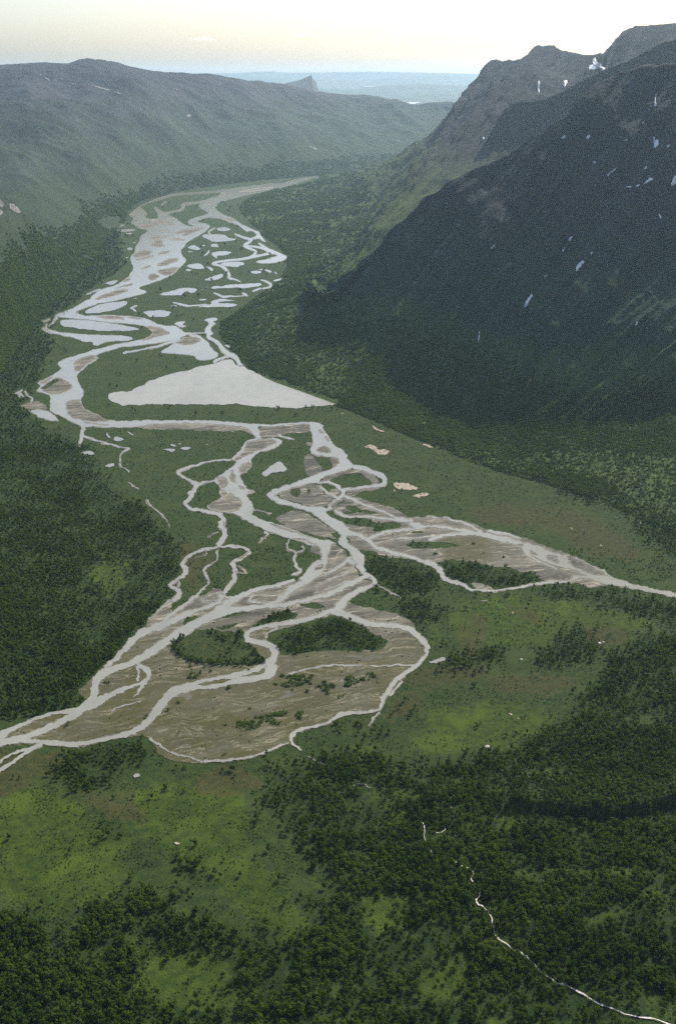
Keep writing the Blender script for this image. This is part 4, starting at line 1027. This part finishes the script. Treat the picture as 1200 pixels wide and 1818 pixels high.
NEAR_SNOW = [[(996, 246), (1000, 242), (1005, 241), (1002, 246), (998, 249)], [(1040, 246), (1043, 241), (1048, 240), (1046, 245), (1042, 248)],
    [(1106, 252), (1112, 248), (1114, 249), (1110, 252)], [(1160, 262), (1158, 252), (1160, 241), (1162, 250), (1168, 249), (1169, 258), (1162, 264)],
    [(1181, 262), (1187, 257), (1188, 259), (1183, 263)], [(1052, 288), (1055, 286), (1057, 290), (1053, 291)], [(1142, 301), (1147, 295), (1148, 297), (1144, 303)],
    [(1109, 333), (1114, 331), (1121, 331), (1118, 334), (1112, 334)], [(1128, 331), (1134, 327), (1135, 330), (1130, 333)],
    [(1141, 327), (1148, 319), (1157, 315), (1159, 319), (1150, 325), (1143, 328)], [(1190, 330), (1194, 314), (1202, 308), (1208, 315), (1200, 322), (1194, 331)],
    [(1167, 381), (1170, 381), (1173, 388), (1171, 389)], [(1008, 427), (1012, 421), (1016, 420), (1013, 426), (1009, 430)], [(996, 448), (1000, 441), (1002, 440), (999, 449)],
    [(1020, 480), (1025, 470), (1033, 463), (1037, 465), (1031, 474), (1023, 482)], [(929, 546), (934, 534), (944, 521), (945, 524), (939, 538), (931, 547)],
    [(965, 493), (970, 487), (971, 488), (967, 494)], [(1126, 578), (1129, 572), (1131, 572), (1128, 579)], [(1047, 451), (1051, 447), (1051, 450), (1048, 453)],
    [(1160, 190), (1163, 168), (1164, 168), (1163, 190)], [(848, 608), (850, 590), (851, 590), (850, 610)], [(1076, 312), (1096, 296), (1097, 297), (1078, 314)],
    [(869, 442), (876, 437), (877, 439), (871, 443)], [(1139, 221), (1141, 217), (1142, 219), (1140, 222)]]
for s in NEAR_SNOW: snow(near, s)
for s in [[(1044, 124), (1046, 116), (1051, 117), (1052, 106), (1056, 101), (1059, 110), (1066, 112), (1067, 119), (1074, 121), (1071, 126), (1060, 122), (1052, 124)],
          [(954, 168), (954, 145), (957, 143), (957, 152), (956, 168)], [(999, 155), (1002, 149), (1000, 144), (1006, 141), (1005, 150), (1001, 156)], [(856, 249), (857, 244), (860, 244), (859, 249)]]:
    if snow(spur if s[0][0] > 5000 else peak, s) is None: pass
for s in [[(68, 130), (80, 137), (90, 143), (89, 145), (78, 139)], [(122, 148), (134, 149), (130, 151)], [(108, 139), (112, 140), (111, 142), (107, 141)], [(330, 206), (337, 202), (341, 207), (335, 209)], [(334, 204), (340, 205), (338, 208)],
          [(150, 147), (190, 158), (200, 161), (190, 160), (160, 151)], [(205, 163), (216, 166), (214, 168), (206, 165)], [(143, 142), (149, 144), (146, 145)], [(545, 257), (556, 261), (566, 267), (555, 264)], [(312, 158), (318, 160), (314, 161)]]:
    snow(massif, s, "pale_scree", M_OUTCROP)
for s in [[(-2, 352), (6, 358), (10, 366), (4, 370), (-2, 364)], [(12, 360), (26, 362), (40, 376), (34, 380), (20, 372)], [(0, 372), (8, 376), (3, 384), (-4, 380)]]:
    snow(flank, s, "rock_outcrop", M_OUTCROP)

# ------------------------------------------------------------------ birch trees
def crown_mesh(name, n, rx, rz, size, mat, seed, cz):
    g = np.random.default_rng(seed); V = []; Fc = []
    lobes = [(np.array([0, 0, cz]), 1.0)] + [(np.array([g.normal(0, .42) * rx, g.normal(0, .42) * rx, cz + g.normal(0, .35) * rz]), g.uniform(.45, .7)) for _ in range(4)]
    for i in range(n):
        c, s = lobes[0] if i % 3 == 0 else lobes[g.integers(1, 5)]
        d = g.normal(size=3); d /= np.linalg.norm(d)
        rad = s * g.uniform(.55, 1.0)
        p = c + d * rad * np.array([rx, rx, rz])
        nr = d + g.normal(0, .38, 3) + np.array([0, 0, .55]); nr /= np.linalg.norm(nr)
        a = np.cross(nr, g.normal(size=3)); a /= np.linalg.norm(a); b = np.cross(nr, a)
        q = size * g.uniform(.6, 1.15); k = len(V)
        V += [p + a * q, p + b * q * .7 + nr * .12 * q, p - a * q * .9, p - b * q * .75 - nr * .1 * q]
        Fc.append([k, k + 1, k + 2, k + 3])
    me = bpy.data.meshes.new(name); me.from_pydata([tuple(v) for v in V], [], Fc); me.materials.append(mat); return me

def trunk_mesh(name, h, seed):
    g = np.random.default_rng(seed); V = []; Fc = []
    def limb(p0, p1, r0, r1, n=6):
        p0, p1 = np.array(p0, float), np.array(p1, float); k = len(V); seg = 4
        for j in range(seg + 1):
            t = j / seg; c = p0 + (p1 - p0) * t + np.array([.12 * math.sin(3 * t + seed), .1 * math.sin(4 * t), 0]) * (t > 0); rr = r0 + (r1 - r0) * t
            for i in range(n): V.append((c[0] + rr * math.cos(2 * math.pi * i / n), c[1] + rr * math.sin(2 * math.pi * i / n), c[2]))
        for j in range(seg):
            for i in range(n): Fc.append([k + j * n + i, k + j * n + (i + 1) % n, k + (j + 1) * n + (i + 1) % n, k + (j + 1) * n + i])
    limb((0, 0, -.6), (.15, .1, h * .85), .16, .03)
    for a in range(4):
        an = a * 1.7 + seed; z0 = h * (.3 + .12 * a)
        limb((0.05, 0.05, z0), (1.1 * math.cos(an), 1.1 * math.sin(an), z0 + 1.1), .07, .02)
    me = bpy.data.meshes.new(name); me.from_pydata(V, [], Fc); me.materials.append(M_BARK); return me

CROWNS = [crown_mesh("crown", 120, 1.9, 2.1, .58, M_CROWN, 300 + k, 3.5) for k in range(4)]
TRUNKS = [trunk_mesh("trunk", 5.6, k) for k in range(4)]
BUSHES = [crown_mesh("foliage", 60, 1.3, .95, .42, M_BUSH, 330 + k, .85) for k in range(3)]

# candidate points on the floor, spacing grows with distance
def jitter_grid(y0, y1, s, margin=1.08):
    out = []
    ys = np.arange(y0, y1, s)
    for y in ys:
        hw = (600 / F) * (y * CP + CAM_Z * SP) * margin + 30
        xs = np.arange(-hw, hw, s); out.append(np.stack([xs, np.full_like(xs, y)], 1))
    p = np.concatenate(out); return p + (RNG.random(p.shape) - .5) * s * 1.1

pts = []; sizes = []
for y0, y1, s, k in ((455, 820, 3.6, 1.2), (820, 1300, 3.9, 1.05), (1300, 2000, 4.9, 1.12), (2000, 3300, 7.4, 1.4), (3300, 6500, 14, 2.4)):
    p = jitter_grid(y0, y1, s); pts.append(p); sizes.append(np.full(len(p), k))
pts = np.concatenate(pts); sizes = np.concatenate(sizes)
U, Vv = project(pts[:, 0], pts[:, 1], 0 * pts[:, 0])
bedd = bed_at(U, Vv)
wood = cover_at('wood', U, Vv); mead = cover_at('meadow', U, Vv); hea = cover_at('heath', U, Vv)
clump = fbm(pts[:, 0] / 30, pts[:, 1] / 30, 71, 3); clump2 = vnoise(pts[:, 0] / 11, pts[:, 1] / 11, 72)
upper = (Vv < 740)
base_t = np.where(upper, .05 * sstep(.5, .6, clump), .05 * sstep(.56, .66, clump) * (Vv > 1050))
left_up = upper & (U < np.interp(Vv, [330, 400, 470, 560, 640, 740], [285, 205, 222, 105, 85, 45]) + 30 * (clump - .5))
base_t = np.where(left_up, .8, base_t)
big = fbm(pts[:, 0] / 85, pts[:, 1] / 85, 73, 3)
pt = np.maximum(base_t, wood * (.56 + .42 * sstep(.36, .52, clump)) * (.5 + .5 * sstep(.36, .52, big)))
pt = pt * (1 - .93 * mead) * (1 - .85 * hea) + mead * .02 * (clump2 > .6)
lv_ = np.interp(U, [880, 960, 1060, 1120, 1200, 1400], [1452, 1450, 1456, 1462, 1450, 1440])
pt = np.where((U > 900) & (Vv > lv_ + 1) & (Vv < lv_ + 9), .03, pt); pt = np.where((U > 900) & (Vv < lv_ - 2) & (Vv > lv_ - 22), .95, pt)
ISLE = np.array([(304, 1148), (310, 1138), (324, 1126), (340, 1119), (370, 1117), (400, 1121), (434, 1120), (434, 1134), (442, 1142), (458, 1158), (469, 1174), (470, 1178), (440, 1181), (400, 1182), (386, 1181), (344, 1178), (324, 1170), (310, 1158)], float)
isl = sdf_poly(ISLE, U, Vv)
rim_ = ((isl > -1.5) & (isl < 7.5) & ((Vv > 1160) | (U < 328)))
pt = np.where(isl > 0, np.where(rim_, .95, np.where((U > 345) & (Vv < 1118 + (U - 340) * .36), .45, .02)), pt)
creek_d = np.full(len(U), -1e9)
Uh, Vh = project(pts[:, 0], pts[:, 1], height(pts[:, 0], pts[:, 1]))
for s_ in CREEK: creek_d = np.maximum(creek_d, sdf_stroke(parse("X " + s_), Uh, Vh - 3))
pt = np.where(creek_d > -2.2, 0, pt)
pt = np.where((bedd > -2.0) & ~rim_, 0, pt)
keep = RNG.random(len(pts)) < pt
tp = pts[keep]; tsz = sizes[keep] * np.where(rim_[keep], 1.05, np.where(Vv[keep] > 1150, 1.15, 1.0)) * (.52 + .80 * RNG.random(keep.sum()) ** 1.4) * (.8 + .4 * clump[keep])
tz = height(tp[:, 0], tp[:, 1])
T_POS = [np.column_stack([tp, tz])]; T_SZ = [tsz]
# shrubs over the open ground
ps = np.concatenate([jitter_grid(455, 900, 3.2), jitter_grid(900, 1500, 4.6), jitter_grid(1500, 2200, 8.0)])
U2, V2 = project(ps[:, 0], ps[:, 1], 0 * ps[:, 0])
b2 = bed_at(U2, V2)
c2 = fbm(ps[:, 0] / 18, ps[:, 1] / 18, 75, 3)
prob = .75 * sstep(.40, .58, c2) * (1 - .35 * cover_at('meadow', U2, V2)) * (1 - .7 * cover_at('heath', U2, V2))
prob = np.where(b2 > -1.2, 0, prob)
ochre = (b2 > 1.5) & (V2 > 1060) & (W[np.clip(((V2 - GV0) / GSTEP).astype(int), 0, GNV - 1), np.clip(((U2 - GU0) / GSTEP).astype(int), 0, GNU - 1)] < -2)
prob = np.where(ochre, .16 * sstep(.52, .62, fbm(ps[:, 0] / 26, ps[:, 1] / 12, 78, 3)), prob)
k2 = RNG.random(len(ps)) < prob
sp = ps[k2]; ssz = (.45 + .75 * RNG.random(k2.sum())) * np.clip(sp[:, 1] / 1300, .7, 1.15)
S_POS = np.column_stack([sp, height(sp[:, 0], sp[:, 1])])

def loft_points(L, n, tmax, zmax, seed, tmin=0.0):
    G = L.G; T = L.T
    c = (G[:-1, :-1] + G[1:, 1:]) / 2
    area = np.linalg.norm(np.cross(G[1:, :-1] - G[:-1, :-1], G[:-1, 1:] - G[:-1, :-1]), axis=2)
    uu, vv = project(c[..., 0], c[..., 1], c[..., 2])
    nz = fbm(c[..., 0] / 160, c[..., 1] / 160, seed, 4)
    ok = (T[:-1, :-1] < tmax) & (T[:-1, :-1] >= tmin) & (uu > -60) & (uu < 1260)
    w = area / (c[..., 1] ** 1.6) * ok * sstep(zmax * 1.25, zmax * .6, c[..., 2] + (nz - .5) * zmax * 1.2)
    w = (w * (.35 + sstep(.4, .6, nz))).ravel(); w /= w.sum()
    g = np.random.default_rng(seed); f = g.choice(len(w), n, p=w)
    j, i = np.divmod(f, G.shape[1] - 1); a, b = g.random(n)[:, None], g.random(n)[:, None]
    P = (G[j, i] * (1 - a) + G[j, i + 1] * a) * (1 - b) + (G[j + 1, i] * (1 - a) + G[j + 1, i + 1] * a) * b
    k = np.clip(P[:, 1] / 2100, .8, 3.0) ** .8
    u_, v_ = project(P[:, 0], P[:, 1], P[:, 2])
    okk = bed_at(u_, v_) < -2
    return P[okk], (1.1 * k * (.7 + .6 * g.random(n)))[okk]
L_POS = []; L_SZ = []
for args in ((near, 34000, .62, 130, 401), (peak, 36000, .7, 120, 402), (flank, 26000, .9, 190, 403), (massif, 16000, .3, 90, 404)):
    P, s = loft_points(*args); L_POS.append(P); L_SZ.append(s)
T_POS = np.concatenate(T_POS); T_SZ = np.concatenate(T_SZ)

# the 300 trees that show largest become things of their own
tu, tv = project(T_POS[:, 0], T_POS[:, 1], T_POS[:, 2] + 3)
dist = np.sqrt(T_POS[:, 0] ** 2 + T_POS[:, 1] ** 2 + (CAM_Z - T_POS[:, 2]) ** 2)
score = np.where((tu > 8) & (tu < 1192) & (tv > 0) & (tv < 1806), T_SZ / dist, 0)
order = np.argsort(-score)[:300]
single = np.zeros(len(T_POS), bool); single[order] = True

def link(o): COL.objects.link(o); return o
protos = []
for k in range(4):
    e = link(bpy.data.objects.new("birch_tree", None)); e.empty_display_size = 1
    tag(e, "dark green mountain birch in the nearest woods at the foot of the view", "tree", "mountain birches in the nearest woods")
    t = link(bpy.data.objects.new("trunk", TRUNKS[k])); t.parent = e
    c = link(bpy.data.objects.new("crown", CROWNS[k])); c.parent = e
    protos.append((e, t, c))
for n, i in enumerate(order):
    src = protos[n % 4]
    if n < 4: e = src[0]
    else:
        e = link(src[0].copy())
        for ch in src[1:]:
            q = link(ch.copy()); q.parent = e
    ux, vx = float(tu[i]), float(tv[i])
    cu_ = np.interp(vx, [1532, 1612, 1680, 1750, 1797, 1826], [815, 862, 898, 995, 1095, 1200])
    side = 'on the right bank of the white creek' if ux > cu_ else ('between the white creek and the lower bright glades' if ux > 560 else ('in the middle of the nearest woods, below the lime green glade' if ux > 240 else 'in the dark wood at the lower corner left of the glades'))
    tag(e, 'dark green mountain birch ' + side, 'tree', 'mountain birches ' + side)
    e.location = T_POS[i]; e.rotation_euler = (0, 0, random.uniform(0, 6.28)); s = float(T_SZ[i]); e.scale = (s, s, s * random.uniform(.9, 1.15))

def scatter(name, P, s, sources, label, seed):
    n = len(P); g = np.random.default_rng(seed)
    me = bpy.data.meshes.new(name); me.vertices.add(n); me.vertices.foreach_set("co", P.astype(np.float32).ravel())
    for key, typ, d, f in (("size", 'FLOAT', s.astype(np.float32), 'value'), ("spin", 'FLOAT', (g.random(n) * 6.283).astype(np.float32), 'value'),
                           ("variant", 'INT', g.integers(0, len(sources), n).astype(np.int32), 'value')):
        a = me.attributes.new(key, typ, 'POINT'); a.data.foreach_set(f, d)
    o = bpy.data.objects.new(name, me); link(o); o['kind'] = 'stuff'; o['label'] = label
    ng = bpy.data.node_groups.new(name, 'GeometryNodeTree')
    ng.interface.new_socket("Geometry", in_out='INPUT', socket_type='NodeSocketGeometry')
    ng.interface.new_socket("Geometry", in_out='OUTPUT', socket_type='NodeSocketGeometry')
    N = ng.nodes; Lk = ng.links.new
    gi, go = N.new('NodeGroupInput'), N.new('NodeGroupOutput')
    iop = N.new('GeometryNodeInstanceOnPoints'); g2i = N.new('GeometryNodeGeometryToInstance')
    for src in reversed(sources):
        oi = N.new('GeometryNodeObjectInfo'); oi.inputs['Object'].default_value = src; oi.inputs['As Instance'].default_value = False
        one = N.new('GeometryNodeGeometryToInstance'); Lk(oi.outputs['Geometry'], one.inputs[0]); 
        jn = N.get('join') or N.new('GeometryNodeJoinGeometry'); jn.name = 'join'; Lk(one.outputs[0], jn.inputs[0])
    def attr(nm, t):
        a = N.new('GeometryNodeInputNamedAttribute'); a.data_type = t; a.inputs['Name'].default_value = nm
        return [x for x in a.outputs if x.enabled and x.name == 'Attribute'][0]
    comb = N.new('ShaderNodeCombineXYZ'); Lk(attr("spin", 'FLOAT'), comb.inputs[2])
    Lk(gi.outputs[0], iop.inputs['Points']); Lk(N['join'].outputs[0], iop.inputs['Instance'])
    iop.inputs['Pick Instance'].default_value = True
    Lk(attr("variant", 'INT'), iop.inputs['Instance Index']); Lk(comb.outputs[0], iop.inputs['Rotation']); Lk(attr("size", 'FLOAT'), iop.inputs['Scale'])
    Lk(iop.outputs[0], go.inputs[0])
    md = o.modifiers.new("scatter", 'NODES'); md.node_group = ng
    return o
scatter("birch_forest", T_POS[~single], T_SZ[~single], [p[2] for p in protos], "dark birch forest covering the valley sides and the ground by the river", 5)

# ------------------------------------------------------------------ willow bushes on the gravel flats
BUSH_AREAS = ["P 1000,740 1060,690 1160,640 1200,650 1180,790 1060,790", "Q 110,1140 250,1060 480,1010 690,1020 600,1120 400,1190 320,1190", "Q 360,780 420,740 620,700 900,720 900,760 620,800",
              "Q 790,790 1000,720 1200,690 R 580,780 400,870 220,920 100,960 Q 900,850", "P 830,440 900,400 1090,360 1000,400", "P 565,320 610,285 680,275 660,320", "S 560,465 650,440 850,430 880,450 740,500 640,495",
              "N 410,800 460,755 500,770 450,815", "J 870,785 960,790 950,800", "O 560,530 640,500 670,490 660,515"]
bush = []
for s in BUSH_AREAS:
    q = parse(s); g = at_height(q[:, 0], q[:, 1], 0.)
    lo, hi = g.min(0), g.max(0); n = max(6, int((hi[0] - lo[0]) * (hi[1] - lo[1]) / 16))
    c = np.column_stack([RNG.uniform(lo[0], hi[0], n), RNG.uniform(lo[1], hi[1], n)])
    f = sdf_poly(g, c[:, 0], c[:, 1]); nn = vnoise(c[:, 0] / 14, c[:, 1] / 14, 91)
    cu, cv = project(c[:, 0], c[:, 1], 0 * c[:, 0])
    i = np.clip(((cu - GU0) / GSTEP).astype(int), 0, GNU - 1); j = np.clip(((cv - GV0) / GSTEP).astype(int), 0, GNV - 1)
    ok = (f + (nn - .5) * 16 > 0) & (nn > .33) & (W[j, i] < -1.0)
    bush.append(c[ok])
lone = np.array([[317.7, 1247.5], [262, 1272], [443, 1258.5], [443, 1318], [400, 1341], [443, 1190], [433, 1292], [441, 1297], [455, 1275], [432, 1288], [424, 1290], [402, 1288], [318, 1300], [300, 1262], [340, 1184], [362, 1186], [375, 1193], [840, 966], [843, 966], [895, 990], [900, 1004], [858, 983], [772, 984], [520, 1226], [602, 1238], [609, 1236], [545, 1228], [580, 1222]])
g = at_height(lone[:, 0], lone[:, 1], 0.); bush.append(g[:, :2])
bp = np.concatenate(bush); bs = .8 + .8 * RNG.random(len(bp))
bpos = np.column_stack([bp, np.full(len(bp), .3)])
bush_of = np.concatenate([np.full(len(b), i) for i, b in enumerate(bush)])
BUSH_WHERE = ['in the dotted cluster on the middle of the ochre flats', 'in the dotted cluster on the middle of the ochre flats', 'in the long band below the hooked river bend', 'in the band along the straight side channel', 'on the bank strip below the two close channels', 'in the small clump above the big lower channel', 'in the strip along the lower edge channel', 'in the patch inside the small looped channel', 'beside the fan of the side river', 'near the left meeting of two channels', 'standing alone on open gravel']
proto_b = []
for k in range(3):
    e = link(bpy.data.objects.new("willow_bush", BUSHES[k]))
    tag(e, "low green willow bush dotted on the ochre gravel flats", "bush", "willow bushes on the gravel flats"); proto_b.append(e)
nb = min(300, len(bp)); sel = np.argsort(-bs / np.linalg.norm(bpos - np.array([0, 0, CAM_Z]), axis=1))
for n, i in enumerate(sel[:nb]):
    e = proto_b[n] if n < 3 else link(proto_b[n % 3].copy())
    wh = BUSH_WHERE[min(int(bush_of[i]), 10)]; tag(e, 'low green willow bush ' + wh, 'bush', 'willow bushes ' + wh)
    e.location = bpos[i]; s = float(bs[i]) * 1.25; e.scale = (s * 1.15, s * 1.15, s); e.rotation_euler = (0, 0, random.uniform(0, 6.28))
rest = sel[nb:]
allp = np.concatenate([S_POS, bpos[rest]]); alls = np.concatenate([ssz, bs[rest]])
scatter("willow_scrub", allp, alls, proto_b, "low willow scrub covering the open valley floor", 9)

L_POS = np.concatenate(L_POS); L_SZ = np.concatenate(L_SZ)
scatter("slope_forest", L_POS, L_SZ * 1.75, proto_b, "mid green birch woods on the lower mountain slopes", 13)

# ------------------------------------------------------------------ boulders
def boulder(name, u, v, r, label, flat=.6):
    g = np.random.default_rng(int(u * 7 + v)); import bmesh
    bm = bmesh.new(); bmesh.ops.create_icosphere(bm, subdivisions=3, radius=r)
    for q in bm.verts:
        n = q.co.normalized(); k = 1 + .35 * (float(vnoise(n.x * 2 + 5, n.y * 2 + n.z * 1.7, int(u))) - .5) + .2 * (float(vnoise(n.x * 5, n.y * 5 + n.z * 4, int(v))) - .5)
        q.co = Vector((q.co.x * k * 1.3, q.co.y * k, q.co.z * k * flat))
    me = bpy.data.meshes.new(name); bm.to_mesh(me); bm.free(); me.materials.append(M_ROCK)
    o = link(bpy.data.objects.new(name, me)); p = at_height(u, v, 0.); p[2] = float(height(p[0], p[1])) + r * .2; o.location = p
    return tag(o, label, "boulder")
boulder("boulder", 865, 1325, 2.4, "pale boulder alone at the lower edge of the bright green meadow")
boulder("boulder", 1063, 1143, 2.2, "white boulder on the brown heath near the right woods")
boulder("boulder", 1070, 1141, 1.4, "smaller pale boulder just right of the white heath boulder")
boulder("boulder", 925, 1171, 1.5, "small grey boulder among scrub above the brown heath strips")

# ------------------------------------------------------------------ haze and clouds
hz = NT("valley_haze"); hz.t.nodes.remove(hz.b)
vol = hz.n('ShaderNodeVolumePrincipled')
vol.inputs['Color'].default_value = (.58, .81, 1.0, 1)
vol.inputs['Density'].default_value = 2.15e-5
vol.inputs['Anisotropy'].default_value = .5
hz.l(vol.outputs[0], hz.out.inputs['Volume'])
X0, X1, Y0, Y1, Z0, Z1 = -62000., 62000., -3000., 48500., -12., 1110.
bx = [(x, y, z) for z in (Z0, Z1) for y in (Y0, Y1) for x in (X0, X1)]
haze = mesh_obj("haze", bx, [[0, 2, 3, 1], [4, 5, 7, 6], [0, 1, 5, 4], [1, 3, 7, 5], [3, 2, 6, 7], [2, 0, 4, 6]], hz.m, kind='stuff')
haze['label'] = "pale blue haze filling the valley"

cl = NT("cloud_vapour"); cl.t.nodes.remove(cl.b)
cv_ = cl.n('ShaderNodeVolumePrincipled'); cv_.inputs['Color'].default_value = (1, 1, 1, 1); cv_.inputs['Density'].default_value = .0006; cv_.inputs['Anisotropy'].default_value = .5
cl.l(cv_.outputs[0], cl.out.inputs['Volume']); M_CLOUD = cl.m
def cloud(u, v, w, label):
    import bmesh
    y = 78000.0; p = at_depth(u, v, y); s = w / F * y / 2
    bm = bmesh.new()
    for k in range(7):
        m = bmesh.ops.create_icosphere(bm, subdivisions=3, radius=1)['verts']
        ox = random.uniform(-.75, .75); r_ = random.uniform(.22, .42) * (1 - .4 * abs(ox))
        for q in m:
            n = q.co.normalized(); kk = 1 + .5 * (float(vnoise(n.x * 3 + k, n.y * 3 + n.z * 2, k)) - .5)
            q.co = Vector((ox + q.co.x * r_ * kk * 1.3, q.co.y * r_ * kk, max(q.co.z * kk * r_ * .42, -.03)))
    bmesh.ops.scale(bm, vec=(s, s, s), verts=bm.verts)
    me = bpy.data.meshes.new("cloud"); bm.to_mesh(me); bm.free(); me.materials.append(M_CLOUD)
    o = link(bpy.data.objects.new("cloud", me)); o.location = p; return tag(o, label, "cloud")
cloud(365, 71, 66, "small flat white cloud over the broad left mountain")
cloud(540, 63, 50, "faint small cloud above the distant cliff topped hill")
cloud(908, 67, 44, "faint small cloud left above the notched peak")
cloud(1030, 71, 46, "faint flat cloud in the saddle right of the notched peak")
